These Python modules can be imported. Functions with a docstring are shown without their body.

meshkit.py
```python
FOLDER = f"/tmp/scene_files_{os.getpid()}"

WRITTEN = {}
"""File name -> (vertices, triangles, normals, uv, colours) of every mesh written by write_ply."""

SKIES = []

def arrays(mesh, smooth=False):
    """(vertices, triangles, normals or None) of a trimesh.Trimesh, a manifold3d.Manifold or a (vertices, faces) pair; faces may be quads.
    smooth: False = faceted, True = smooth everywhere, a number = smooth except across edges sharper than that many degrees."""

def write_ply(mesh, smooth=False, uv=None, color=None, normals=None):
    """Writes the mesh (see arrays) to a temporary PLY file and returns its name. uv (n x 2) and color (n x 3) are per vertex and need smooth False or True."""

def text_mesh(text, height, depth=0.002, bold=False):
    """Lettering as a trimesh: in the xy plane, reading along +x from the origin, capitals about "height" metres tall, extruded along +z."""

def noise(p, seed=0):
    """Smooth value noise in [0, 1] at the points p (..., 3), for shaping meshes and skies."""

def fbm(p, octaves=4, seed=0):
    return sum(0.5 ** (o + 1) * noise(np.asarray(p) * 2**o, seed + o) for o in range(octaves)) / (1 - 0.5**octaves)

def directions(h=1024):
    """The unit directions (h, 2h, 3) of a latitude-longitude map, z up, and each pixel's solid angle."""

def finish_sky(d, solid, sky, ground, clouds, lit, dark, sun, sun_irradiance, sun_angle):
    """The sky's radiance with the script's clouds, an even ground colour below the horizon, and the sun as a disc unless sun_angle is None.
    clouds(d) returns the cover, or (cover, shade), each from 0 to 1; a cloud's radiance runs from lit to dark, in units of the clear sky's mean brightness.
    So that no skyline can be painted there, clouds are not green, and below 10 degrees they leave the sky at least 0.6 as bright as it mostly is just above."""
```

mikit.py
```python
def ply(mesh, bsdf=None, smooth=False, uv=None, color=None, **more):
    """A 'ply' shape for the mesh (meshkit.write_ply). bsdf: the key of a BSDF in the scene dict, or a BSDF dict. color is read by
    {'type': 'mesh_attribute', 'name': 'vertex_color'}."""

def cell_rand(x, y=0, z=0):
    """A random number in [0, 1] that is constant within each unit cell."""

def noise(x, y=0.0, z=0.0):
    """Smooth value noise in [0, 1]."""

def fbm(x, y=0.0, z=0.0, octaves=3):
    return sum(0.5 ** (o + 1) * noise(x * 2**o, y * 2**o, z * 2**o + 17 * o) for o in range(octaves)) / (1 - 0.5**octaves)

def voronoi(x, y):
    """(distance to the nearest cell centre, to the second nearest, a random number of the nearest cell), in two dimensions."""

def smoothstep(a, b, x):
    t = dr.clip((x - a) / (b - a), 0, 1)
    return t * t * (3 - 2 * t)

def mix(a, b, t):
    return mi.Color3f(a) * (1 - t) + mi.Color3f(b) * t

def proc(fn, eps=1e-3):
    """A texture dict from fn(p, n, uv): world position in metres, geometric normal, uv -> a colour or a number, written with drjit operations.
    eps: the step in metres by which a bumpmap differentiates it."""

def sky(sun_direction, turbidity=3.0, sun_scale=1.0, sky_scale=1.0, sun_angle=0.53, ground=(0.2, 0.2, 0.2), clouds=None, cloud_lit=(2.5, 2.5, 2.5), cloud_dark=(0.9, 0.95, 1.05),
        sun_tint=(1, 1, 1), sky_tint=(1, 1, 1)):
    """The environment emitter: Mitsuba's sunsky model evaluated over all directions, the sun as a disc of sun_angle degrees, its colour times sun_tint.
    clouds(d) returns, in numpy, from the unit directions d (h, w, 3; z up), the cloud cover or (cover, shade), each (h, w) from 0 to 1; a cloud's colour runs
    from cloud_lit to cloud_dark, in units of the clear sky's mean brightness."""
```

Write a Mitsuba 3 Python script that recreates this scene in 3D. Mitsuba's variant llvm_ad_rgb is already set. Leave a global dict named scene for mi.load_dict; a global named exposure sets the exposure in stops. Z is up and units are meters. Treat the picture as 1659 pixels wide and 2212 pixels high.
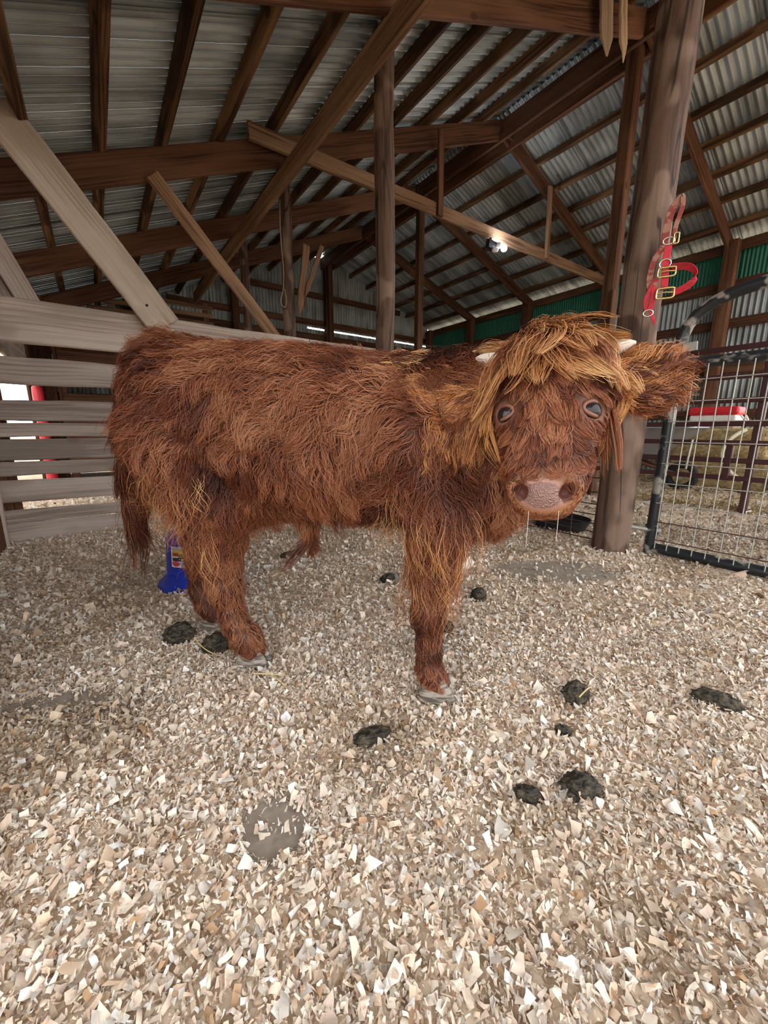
import math, os
import numpy as np, trimesh, mitsuba as mi, drjit as dr
import mikit, meshkit
from mikit import proc, fbm, noise, voronoi, cell_rand, smoothstep, mix

T = mi.ScalarTransform4f
scene, labels = {}, {}
rng = np.random.default_rng(7)

# ------------------------------------------------------------------ camera, sky, exposure
PITCH = math.radians(11.87)
CAM = np.array([0.0, 0.0, 0.8])
scene['camera'] = {'type': 'perspective', 'fov_axis': 'x', 'fov': math.degrees(2 * math.atan(829.5 / 846.0)), 'near_clip': 0.02, 'far_clip': 200.0,
                   'to_world': T().look_at(origin=CAM.tolist(), target=[0, math.cos(PITCH), 0.8 - math.sin(PITCH)], up=[0, 0, 1])}
exposure = 3.55
def cloud_cover(d):
    return 0.96 + 0 * d[..., 2], 0.35 * meshkit.fbm(d * 2.2, 3, 5)
scene['sky'] = mikit.sky([0.55, -0.7, 0.62], turbidity=4.0, sun_scale=0.0, sky_scale=1.0, ground=(0.3, 0.27, 0.22), clouds=cloud_cover,
                         cloud_lit=(2.6, 2.6, 2.6), cloud_dark=(1.5, 1.55, 1.62))

# ------------------------------------------------------------------ frame of the barn: a runs along it, c across it
AZ = math.radians(-35.7)
LA = np.array([math.sin(AZ), math.cos(AZ), 0.0]); LC = np.array([math.cos(AZ), -math.sin(AZ), 0.0]); UP = np.array([0, 0, 1.0])
def B(a, c, z=0.0):
    a, c, z = np.broadcast_arrays(np.asarray(a, float), np.asarray(c, float), np.asarray(z, float))
    return a[..., None] * LA + c[..., None] * LC + z[..., None] * UP

def lab(key, label=None, cat=None, group=None, kind=None):
    labels[key] = {k: v for k, v in (('label', label), ('category', cat), ('group', group), ('kind', kind)) if v}
def numbered(key):
    if key not in scene: return key
    i = 1
    while f'{key}_{i:03d}' in scene: i += 1
    return f'{key}_{i:03d}'
def put(key, shape):
    key = numbered(key); scene[key] = shape; return key

# ------------------------------------------------------------------ mesh builders
class M:
    """Collects vertices, faces and uv of one mesh."""
    def __init__(s): s.v, s.f, s.uv, s.n = [], [], [], 0
    def add(s, v, f, uv=None):
        v = np.asarray(v, float); f = np.asarray(f, int)
        if f.shape[1] == 4: f = np.vstack([f[:, [0, 1, 2]], f[:, [0, 2, 3]]])
        s.v.append(v); s.f.append(f + s.n); s.uv.append(np.zeros((len(v), 2)) if uv is None else np.asarray(uv, float)); s.n += len(v)
        return s
    def mesh(s): return trimesh.Trimesh(np.vstack(s.v), np.vstack(s.f), process=False)
    def shape(s, bsdf, smooth=False): return mikit.ply(s.mesh(), bsdf, smooth=smooth, uv=np.vstack(s.uv) if smooth is True or smooth is False else None)

def sweep(path, prof, ups, scales=None, closed_ends=True, vseed=0.0):
    """A closed profile (k,2) along a path (m,3); ups: the direction of the profile's second axis (m,3). uv: length, perimeter."""
    path, prof = np.asarray(path, float), np.asarray(prof, float)
    m, k = len(path), len(prof)
    t = np.gradient(path, axis=0); t /= np.linalg.norm(t, axis=1, keepdims=True)
    ups = np.broadcast_to(np.asarray(ups, float), (m, 3))
    x = np.cross(ups, t); x /= np.linalg.norm(x, axis=1, keepdims=True)
    y = np.cross(t, x)
    sc = np.ones(m) if scales is None else np.asarray(scales, float)
    pr = np.vstack([prof, prof[:1]])
    per = np.r_[0, np.cumsum(np.linalg.norm(np.diff(pr, axis=0), axis=1))]
    length = np.r_[0, np.cumsum(np.linalg.norm(np.diff(path, axis=0), axis=1))]
    v = path[:, None] + sc[:, None, None] * (pr[None, :, :1] * x[:, None] + pr[None, :, 1:] * y[:, None])
    uv = np.stack(np.broadcast_arrays(length[:, None], per[None, :] + vseed), -1)
    i, j = np.meshgrid(np.arange(m - 1), np.arange(k), indexing='ij')
    q = np.stack([i * (k + 1) + j, i * (k + 1) + j + 1, (i + 1) * (k + 1) + j + 1, (i + 1) * (k + 1) + j], -1).reshape(-1, 4)
    V, F, U = v.reshape(-1, 3), np.vstack([q[:, [0, 1, 2]], q[:, [0, 2, 3]]]), uv.reshape(-1, 2)
    if closed_ends:
        for e, flip in ((0, True), (m - 1, False)):
            n = len(V)
            V = np.vstack([V, v[e, :k], path[e][None]]); U = np.vstack([U, np.c_[prof * 0.4 + [length[e], vseed]], [[length[e], vseed]]])
            a = np.arange(k); f = np.stack([n + a, n + (a + 1) % k, np.full(k, n + k)], 1)
            F = np.vstack([F, f[:, ::-1] if flip else f])
    return V, F, U

def circle(r, k=12): 
    t = np.arange(k) * 2 * np.pi / k
    return np.stack([r * np.cos(t), r * np.sin(t)], 1)
def rect(w, h, b=0.006):
    b = min(b, w * .3, h * .3); x, y = w / 2, h / 2
    return np.array([[x, -y + b], [x, y - b], [x - b, y], [-x + b, y], [-x, y - b], [-x, -y + b], [-x + b, -y], [x - b, -y]])

seedno = [0]
def board(p0, p1, thick, wide, wdir=UP, seg=8, rough=0.003, bow=0.0, bevel=0.006):
    """A sawn board from p0 to p1; wide lies along wdir, thick across it. Its edges wander a little."""
    seedno[0] += 1; sd = seedno[0]
    p0, p1 = np.asarray(p0, float), np.asarray(p1, float)
    s = np.linspace(0, 1, seg + 1)
    path = p0 + (p1 - p0) * s[:, None]
    t = (p1 - p0) / np.linalg.norm(p1 - p0)
    wdir = np.asarray(wdir, float); wdir = wdir - t * (wdir @ t); wdir /= np.linalg.norm(wdir)
    path = path + wdir * (bow * np.sin(s * np.pi))[:, None]
    V, F, U = sweep(path, rect(thick, wide, bevel), wdir, vseed=sd * 3.0)
    if rough:
        k = V * [9, 9, 9] + sd
        V = V + rough * 2 * (np.stack([meshkit.noise(k, 3), meshkit.noise(k, 4), meshkit.noise(k, 5)], -1) - .5)
    return V, F, U

def tube(path, r, k=10, up=None, scales=None):
    path = np.asarray(path, float)
    if up is None:
        d = path[-1] - path[0]; up = UP if abs(d[2]) < .8 * np.linalg.norm(d) else LA
        if np.linalg.norm(d) < 1e-6: up = UP
    seedno[0] += 1
    return sweep(path, circle(r, k), up, scales, vseed=seedno[0] * 3.0)
def smooth_path(pts, n=40, closed=False):
    from scipy.interpolate import CubicSpline
    pts = np.asarray(pts, float); 
    if closed: pts = np.vstack([pts, pts[:1]])
    t = np.r_[0, np.cumsum(np.linalg.norm(np.diff(pts, axis=0), axis=1))]
    return CubicSpline(t, pts, bc_type='periodic' if closed else 'natural')(np.linspace(0, t[-1], n))
def one(vfu, bsdf, smooth=False):
    return M().add(*vfu).shape(bsdf, smooth)
def ptube(path, r, bsdf, k=10, **kw):
    return one(tube(path, r, k, **kw), bsdf, True)

# ------------------------------------------------------------------ materials
def wood(name, dark, mid, light, rough=0.75, stain=None, spec=0.25):
    """Sawn wood: grain along u, each board (3 m steps of v) with its own tone."""
    def col(p, n, uv):
        b = dr.floor(uv.y / 3.0); r = cell_rand(b, 3); r2 = cell_rand(b, 8)
        u, v = uv.x + r * 13, uv.y
        big = fbm(u * 1.3 + 4, v * 9 + 2, r * 5, 2)
        g = fbm(u * 2.2, (v + big * .05) * 95, r * 7, 2)
        c = mix(dark, mid, smoothstep(.28, .60, g))
        c = mix(c, light, smoothstep(.45, .75, big) * .7)
        if stain is not None: c = mix(c, stain, smoothstep(.50, .70, fbm(u * 3.1, v * 5.5, r * 3 + 20, 2)) * .75)
        knot = dr.square((u * 1.1 - dr.floor(u * 1.1) - .5) / .05) + dr.square((v * 14 - dr.floor(v * 14) - .5) / .35)
        c = mix(c, mi.Color3f(dark) * .8, smoothstep(1.2, .2, knot) * dr.select(cell_rand(dr.floor(u * 1.1), dr.floor(v * 14), 6) > .95, .7, 0.))
        return c * (0.78 + 0.44 * r2)
    scene[name] = {'type': 'twosided', 'b': {'type': 'principled', 'base_color': proc(col), 'roughness': rough, 'specular': spec}}
wood('timber_red', (.048, .019, .010), (.108, .046, .023), (.175, .083, .043))
wood('timber_purlin', (.045, .020, .009), (.125, .062, .028), (.28, .16, .08), stain=(.038, .017, .008))
wood('timber_grey', (.27, .21, .175), (.42, .338, .285), (.54, .46, .40), stain=(.29, .235, .195))
wood('timber_weathered', (.36, .275, .205), (.52, .41, .315), (.62, .51, .41), stain=(.42, .33, .26))
wood('timber_tan', (.10, .052, .028), (.23, .128, .070), (.34, .21, .125))
wood('timber_pale', (.20, .13, .08), (.40, .28, .18), (.52, .38, .25))
def pole_wood(name, dark, mid, light):
    def col(p, n, uv):
        b = dr.floor(uv.y / 3.0); r = cell_rand(b, 5)
        g = fbm(uv.x * 3.0 + r * 9, uv.y * 42, r * 4, 3)
        s = fbm(uv.x * 5.0, uv.y * 7, r * 6 + 8, 2)
        c = mix(dark, mid, smoothstep(.3, .62, g)); c = mix(c, light, smoothstep(.56, .72, s) * .65)
        crack = smoothstep(.022, .008, dr.abs(fbm(uv.x * 1.3 + 3, uv.y * 9, r * 2, 2) - .5)) * smoothstep(.45, .6, noise(uv.x * .9, uv.y * 8, 4.))
        return mix(c, mi.Color3f(.02, .014, .01), crack * .8)
    def bmp(p, n, uv):
        b = dr.floor(uv.y / 3.0); r = cell_rand(b, 5)
        return fbm(uv.x * 4.0 + r * 9, uv.y * 50, r * 4, 2)
    scene[name] = {'type': 'twosided', 'b': {'type': 'bumpmap', 'arbitrary': {**proc(bmp, 2e-3)}, 'scale': .004,
                   'bsdf': {'type': 'principled', 'base_color': proc(col), 'roughness': .7, 'specular': .3}}}
pole_wood('pole_brown', (.060, .033, .023), (.140, .084, .060), (.27, .185, .138))

def metal_sheet(name, base, dark, rough=.54, metallic=.6):
    def col(p, n, uv):
        b = dr.floor(uv.y / 3.0); r = cell_rand(b, 2)
        s = fbm(p.x * 3 + r * 9, p.y * 3, p.z * 3, 2); f = fbm(uv.x * 1.2, uv.y * 14, r * 8, 2)
        return mix(dark, base, smoothstep(.28, .68, s * .5 + f * .5)) * (.8 + .4 * r)
    scene[name] = {'type': 'twosided', 'b': {'type': 'principled', 'base_color': proc(col), 'roughness': rough, 'metallic': metallic, 'specular': .5}}
metal_sheet('roof_steel', (.46, .50, .50), (.21, .225, .22))
metal_sheet('wall_steel', (.42, .45, .44), (.21, .22, .205), rough=.5, metallic=.6)
scene['green_panel'] = {'type': 'twosided', 'b': {'type': 'principled', 'base_color': {'type': 'rgb', 'value': [.015, .13, .075]}, 'roughness': .4}}
def flat(name, rgb, rough=.6, metallic=0., spec=.5, **kw):
    scene[name] = {'type': 'twosided', 'b': {'type': 'principled', 'base_color': {'type': 'rgb', 'value': list(rgb)}, 'roughness': rough, 'metallic': metallic, 'specular': spec, **kw}}
def worn(name, base, spot, scale=9., lo=.55, hi=.66, rough=.45, metallic=0., amount=.9):
    def col(p, n, uv):
        return mix(base, spot, smoothstep(lo, hi, fbm(p.x * scale, p.y * scale, p.z * scale, 4)) * amount)
    scene[name] = {'type': 'twosided', 'b': {'type': 'principled', 'base_color': proc(col), 'roughness': rough, 'metallic': metallic, 'specular': .5}}

# ------------------------------------------------------------------ floor: earth under the bedding
def bare(x, y):
    """1 where the bedding is scraped away to bare earth, 0 elsewhere."""
    w = 0.16 * (meshkit.fbm(np.stack([x * 5, y * 5, 0 * x], -1), 3, 9) - .5)
    out = np.zeros_like(x)
    for cx, cy, rx, ry, rot in BARE:
        dx, dy = x - cx, y - cy; ca, sa = math.cos(rot), math.sin(rot)
        u, v = (dx * ca + dy * sa) / rx, (-dx * sa + dy * ca) / ry
        out = np.maximum(out, np.clip((1.15 - np.sqrt(u * u + v * v) - w * 4) * 4, 0, 1))
    return out
BARE = [(-0.225, 0.655, .058, .062, -.1), (-0.93, 1.03, .11, .03, .35), (0.98, 2.15, .33, .15, -.2), (-1.12, 1.0, .10, .022, .3), (.80, 1.20, .07, .03, .2)]
def ground(x, y):
    p = np.stack([x, y, 0 * x], -1)
    h = .045 * (meshkit.fbm(p * 2.3, 3, 21) - .5) + .030 * (meshkit.fbm(p * 8, 3, 22) - .5)
    return (h - .004) * (1 - .75 * bare(x, y)) - .006 * bare(x, y)
def grid_floor(x0, x1, y0, y1, nx, ny):
    x, y = np.meshgrid(np.linspace(x0, x1, nx), np.linspace(y0, y1, ny), indexing='ij')
    z = ground(x, y) 
    i, j = np.meshgrid(np.arange(nx - 1), np.arange(ny - 1), indexing='ij')
    q = np.stack([i * ny + j, (i + 1) * ny + j, (i + 1) * ny + j + 1, i * ny + j + 1], -1).reshape(-1, 4)
    return np.stack([x, y, z], -1).reshape(-1, 3), q
def earth_col(p, n, uv):
    s = fbm(p.x * 5, p.y * 5, 0., 4); f = fbm(p.x * 60, p.y * 60, 0., 2)
    d1, d2, k = voronoi(p.x * 75, p.y * 75 + .4 * s)
    e = mix((.19, .155, .125), (.29, .245, .20), f)
    chips = mix((.28, .19, .12), (.64, .52, .39), k)
    near = smoothstep(2.2, 3.2, dr.sqrt(p.x * p.x + p.y * p.y) + s)
    b = dr.maximum(smoothstep(1.25, .9, dr.sqrt(dr.square((p.x + .225) / .075) + dr.square((p.y - .655) / .08))), smoothstep(1.25, .9, dr.sqrt(dr.square((p.x - .98) / .34) + dr.square((p.y - 2.15) / .17))))
    b = dr.maximum(b, smoothstep(1.25, .9, dr.sqrt(dr.square((p.x + 1.0) / .34) + dr.square((p.y - 1.02) / .09))))
    return mix(chips, e, b * .9)
scene['earth'] = {'type': 'twosided', 'b': {'type': 'principled', 'base_color': proc(earth_col), 'roughness': .95, 'specular': .1}}
v, q = grid_floor(-4, 8, -1.5, 11, 300, 310)
m = M().add(v, q)
far = np.array([[-60, -60], [60, -60], [60, 60], [-60, 60]], float); hole = np.array([[-4, -1.5], [8, -1.5], [8, 11], [-4, 11]], float)
m.add(np.vstack([np.c_[far, np.full(4, -.015)], np.c_[hole, np.full(4, -.015)]]), [[0, 1, 5, 4], [1, 2, 6, 5], [2, 3, 7, 6], [3, 0, 4, 7]])
scene['floor'] = m.shape('earth', True)
lab('floor', 'trampled earth floor of the barn under the wood shavings', kind='structure')

# ------------------------------------------------------------------ roof: sheets, purlins, rafters
RIDGE_C, RIDGE_Z, SL, SR = 5.0, 4.91, .425, .355
zL = lambda c: RIDGE_Z - SL * (RIDGE_C - c)
zR = lambda c: RIDGE_Z - .05 - SR * (c - RIDGE_C)
EAVE_L, EAVE_R, A0, A1 = -0.75, 8.75, -.9, 9.5
lab('ceiling', 'corrugated iron roof on rafters and purlins', kind='structure')
def corrugated(p00, p10, p01, p11=None, amp=.015, pitch=.076, rows=2, vs=0.0, jitter=0.0, edge=None):
    """A corrugated sheet: p00->p10 runs across the ribs, p00->p01 along them."""
    p00, p10, p01 = (np.asarray(p, float) for p in (p00, p10, p01))
    w = np.linalg.norm(p10 - p00); n = int(round(w / pitch)) * 8
    nrm = np.cross(p10 - p00, p01 - p00); nrm /= np.linalg.norm(nrm)
    s, t = np.meshgrid(np.linspace(0, 1, n + 1), np.linspace(0, 1, rows + 1), indexing='ij')
    tw = 0 if p11 is None else (s * t)[..., None] * (np.asarray(p11, float) - p10 - p01 + p00)
    v = p00 + s[..., None] * (p10 - p00) + t[..., None] * (p01 - p00) + tw + nrm * (amp * np.cos(s * w / pitch * 2 * np.pi))[..., None]
    i, j = np.meshgrid(np.arange(n), np.arange(rows), indexing='ij'); k = rows + 1
    q = np.stack([i * k + j, (i + 1) * k + j, (i + 1) * k + j + 1, i * k + j + 1], -1).reshape(-1, 4)
    uv = np.stack([t * np.linalg.norm(p01 - p00), s * w + vs], -1)
    return v.reshape(-1, 3), q, uv.reshape(-1, 2)
PUR_H = .10
SHEET = .66
na = int(round((A1 - A0) / SHEET)); wsheet = (A1 - A0) / na
for k in range(na):
    a0 = A0 + k * wsheet; dz = .006 * (k % 2)
    for z, c0, c1 in ((zL, EAVE_L, RIDGE_C + .02), (zR, RIDGE_C - .02, EAVE_R)):
        seedno[0] += 1
        lift = PUR_H + .014 + dz
        put('ceiling__roof_sheet', one(corrugated(B(a0 - .03, c0, z(c0) + lift), B(a0 + wsheet + .03, c0, z(c0) + lift), B(a0 - .03, c1, z(c1) + lift),
                                                  rows=1, vs=seedno[0] * 3.0), 'roof_steel', True))
PL = [-.62, -.16, .28, .73, 1.19, 1.66, 2.12, 2.59, 3.06, 3.60, 4.11, 4.58]
PR = [5.35, 5.75, 6.25, 6.70, 7.15, 7.60, 8.10]
nL, nR = np.array(-SL * LC + UP), np.array(SR * LC + UP)
for z, cs, nn in ((zL, PL, nL), (zR, PR, nR)):
    for c in cs:
        put('ceiling__purlin', one(board(B(A0, c, z(c) + PUR_H / 2), B(A1, c, z(c) + PUR_H / 2), .055, PUR_H, nn, seg=14, rough=.005), 'timber_purlin'))
RAF_A = [-.7, .65, 2.41, 4.17, 5.93, 7.62]
for a in RAF_A:
    d = .225
    put('ceiling__rafter', one(board(B(a, -.50, zL(-.5) - d / 2), B(a, 4.98, zL(4.98) - d / 2), .045, d, UP, seg=10), 'timber_red'))
    put('ceiling__rafter', one(board(B(a - .03, 5.0, zR(5.0) - .1), B(a - .03, 8.40, zR(8.40) - .1), .045, .20, UP, seg=10), 'timber_red'))
for c, dz in ((4.93, -.17), (5.12, -.20)):
    put('ceiling__ridge_beam', one(board(B(A0, c, RIDGE_Z + dz), B(A1, c, RIDGE_Z + dz), .045, .24, UP, seg=12), 'timber_red'))
cap = np.vstack([[RIDGE_C - .22, zL(RIDGE_C - .22) + .135], [RIDGE_C, RIDGE_Z + .15], [RIDGE_C + .22, zR(RIDGE_C + .22) + .14]])
cm = np.vstack([B(A0, cap[:, 0], cap[:, 1]), B(A1, cap[:, 0], cap[:, 1]), B(A0, cap[:, 0], cap[:, 1] + .012), B(A1, cap[:, 0], cap[:, 1] + .012)])
scene['ceiling__ridge_cap'] = M().add(cm, [[0, 1, 4, 3], [1, 2, 5, 4], [6, 9, 10, 7], [7, 10, 11, 8], [0, 3, 9, 6], [2, 8, 11, 5]]).shape('roof_steel')
for a in RAF_A[2:]:
    put('ceiling__rafter_block', one(board(B(a - .09, 4.9, RIDGE_Z - .16), B(a - .09, 5.2, RIDGE_Z - .18), .04, .15, UP, seg=2), 'timber_red'))
# ------------------------------------------------------------------ walls
lab('wall_right', 'long side wall of grey corrugated iron with a green strip under the eave', kind='structure')
WC, WA0 = 8.42, 1.55
seedno[0] += 1
n = int((A1 - WA0) / SHEET)
for k in range(n):
    a0 = WA0 + k * (A1 - WA0) / n; a1 = a0 + (A1 - WA0) / n + .03; dz = .006 * (k % 2); seedno[0] += 1
    put('wall_right__wall_sheet', one(corrugated(B(a0, WC + dz, .04), B(a1, WC + dz, .04), B(a0, WC + dz, 3.04), rows=1, vs=seedno[0] * 3.0), 'wall_steel', True))
    put('wall_right__green_sheet', one(corrugated(B(a0, WC + .03 + dz, 3.0), B(a1, WC + .03 + dz, 3.0), B(a0, WC + .03 + dz, 3.68), rows=1, pitch=.05, amp=.007), 'green_panel', True))
for z in (.35, 1.05, 1.75, 2.45, 3.02, 3.57):
    put('wall_right__girt', one(board(B(WA0, WC - .05, z), B(A1, WC - .05, z), .045, .14, UP, seg=10), 'timber_red'))
for a in (2.33, 4.17, 5.93, 7.62, 9.2):
    put('wall_right__wall_post', one(board(B(a, WC - .16, -.05), B(a, WC - .16, 3.62), .16, .17, LA, seg=8), 'timber_red'))
lab('wall_back', 'gable end wall of grey corrugated iron with a bright slot', kind='structure')
n = 14; w = (WC + .75) / n
for k in range(n):
    c0 = -.75 + k * w; c1 = c0 + w + .03; cm = c0 + w / 2
    top = lambda c: min(zL(c), zR(c)) + .125
    seedno[0] += 1
    cut = cm > 4.8
    for z0, z1 in (((.04, 3.235), (3.275, None)) if cut else ((.04, None),)):
        put('wall_back__wall_sheet', one(corrugated(B(A1 + .006 * (k % 2), c1, z0), B(A1 + .006 * (k % 2), c0, z0), B(A1 + .006 * (k % 2), c1, z1 or top(c1)), B(A1 + .006 * (k % 2), c0, z1 or top(c0)), rows=1, vs=seedno[0] * 3.0), 'wall_steel', True))
for z in (.6, 1.4, 2.2, 3.05, 3.38, 4.0):
    cr = [c for c in np.linspace(-.7, WC, 60) if min(zL(c), zR(c)) > z]
    put('wall_back__girt', one(board(B(A1 - .05, cr[0], z), B(A1 - .05, cr[-1], z), .045, .13, UP, seg=8), 'timber_red'))
for c in (.9, 2.75, 5.0, 6.9):
    put('wall_back__wall_post', one(board(B(A1 - .15, c, -.05), B(A1 - .15, c, min(zL(c), zR(c)) - .1), .14, .15, LA, seg=6), 'timber_red'))
lab('wall_left', 'dark boarded side wall beyond the open bay on the eave side, with added near boards blocking light', kind='structure')
for k in range(24):
    a0 = 6.62 + k * .24 if k < 12 else 1.0 + (k - 12) * .24  # second half: unseen near boards, added to keep out light from the left
    put('wall_left__wall_board', one(board(B(a0 + .12, -.62, 0), B(a0 + .12, -.62, 2.45), .03, .225, LA, seg=3), 'timber_red'))
for k, z in enumerate((1.58, 1.82, 2.06, 2.28)):
    put('wall_left__upper_board', one(board(B(2.6, -.60, z), B(6.62, -.60, z), .03, .235, UP, seg=8), 'timber_grey'))
for z in (.5, 1.35, 2.2):
    put('wall_left__girt', one(board(B(6.6, -.56, z), B(9.45, -.56, z), .045, .12, UP, seg=4), 'timber_red'))
put('wall_left__eave_beam', one(board(B(A0, -.52, 2.33), B(A1, -.52, 2.33), .05, .18, UP, seg=10), 'timber_red'))

# ------------------------------------------------------------------ posts and loose timbers
def pole(key, a, c, r, z1, label, mat='pole_brown', z0=-.08, lean=(0, 0), k=20, taper=.92):
    n = 22; s = np.linspace(0, 1, n)
    path = B(a + lean[0] * s, c + lean[1] * s, z0 + (z1 - z0) * s)
    path = path + np.c_[.008 * np.sin(s * 9 + a), .008 * np.cos(s * 7 + c), 0 * s]
    V, F, U = tube(path, r, k, up=LA, scales=1 + (taper - 1) * s)
    d = V - np.array([*B(a, c)[:2], 0]); nz = meshkit.fbm(V * [14, 14, 2.2], 3, int(a * 10)) - .5
    V = V + d * [1, 1, 0] / r * (nz * .022)[:, None]
    scene[key] = one((V, F, U), mat, True); lab(key, label, 'post', 'round posts')
pole('round_post', 1.2, 2.755, .112, 5.0, 'thick weathered round post beside the gate with a red halter hung on it', lean=(-.06, 0))
pole('round_post_001', 2.90, 2.09, .083, 3.66, 'brown round post rising behind the middle of the calf\'s back')
pole('round_post_002', 4.98, 2.13, .076, 3.66, 'round post behind the fence carrying two broken boards and a pull cord')
pole('round_post_003', 6.75, 2.17, .07, 3.68, 'slim round post deep in the barn, farthest of the round post row')
def square_post(key, a, c, z1, label, w=.14, mat='timber_red', z0=-.05):
    scene[key] = one(board(B(a, c, z0), B(a, c, z1), w, w, LA, seg=10, rough=.004, bevel=.012), mat); lab(key, label, 'post', 'square posts')
square_post('ridge_post', 2.5, 5.02, 4.68, 'square post under the ridge just behind the halter post', w=.13)
scene['ridge_post__scab_board'] = one(board(B(2.43, 4.98, 0), B(2.43, 4.98, 2.35), .035, .13, LC, seg=6), 'timber_red')
square_post('ridge_post_001', 5.9, 5.02, 4.68, 'slim square ridge post seen to the right of the fence-end post', w=.12)
square_post('ridge_post_002', 9.25, 5.02, 4.68, 'square ridge post against the gable end wall', w=.12, mat='timber_red')
square_post('eave_post', 7.55, -.47, 2.6, 'eave post at the far left carrying the second rafter end', mat='timber_red')
square_post('eave_post_001', 3.98, -.60, 2.5, 'eave post at the left end of the plank fence', mat='timber_red')

key = 'tie_beam'
lab(key, 'long level timber across the barn with two short struts and a work light under it', 'beam')
scene[key + '__beam'] = one(board(B(4.06, 1.42, 3.42), B(4.06, 7.95, 3.47), .042, .145, UP, seg=16, rough=.004), 'timber_tan')
scene[key + '__strut'] = one(board(B(4.02, 3.73, 3.36), B(4.02, 3.72, 4.25), .04, .085, LC, seg=4), 'timber_red')
scene[key + '__strut_001'] = one(board(B(4.02, 6.0, 3.40), B(4.02, 5.96, 4.36), .04, .085, LC, seg=4), 'timber_tan')
scene['stringer'] = one(board(B(1.3, 1.78, 3.22), B(8.6, 1.80, 3.22), .042, .19, UP, seg=18, rough=.004), 'timber_tan')
lab('stringer', 'long tan board running away under the left roof slope, crossing below the rafters', 'board')
scene['knee_brace'] = one(board(B(4.12, .62, 2.84), B(4.12, 1.86, 1.42), .04, .115, LC, seg=8), 'timber_tan')
lab('knee_brace', 'diagonal brace from the rafter down to the fence behind the calf', 'board')
scene['wide_brace'] = one(board(B(3.74, -.78, 3.43), B(3.74, .545, 1.60), .035, .235, LC, seg=14, rough=.004, bow=.01), 'timber_weathered')
lab('wide_brace', 'wide weathered board slanting down from the upper left onto the fence', 'board')
scene['bolt'] = None
def disc_bolt(key, p, n, r, h, mat, label=None, cat=None):
    n = np.asarray(n, float); n /= np.linalg.norm(n)
    scene[key] = one(tube(np.array([p, p + n * h * .7, p + n * h]), r, 10, up=UP if abs(n[2]) < .8 else LA, scales=[1, 1, .6]), mat, 30)
    if label: lab(key, label, cat)
del scene['bolt']
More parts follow.
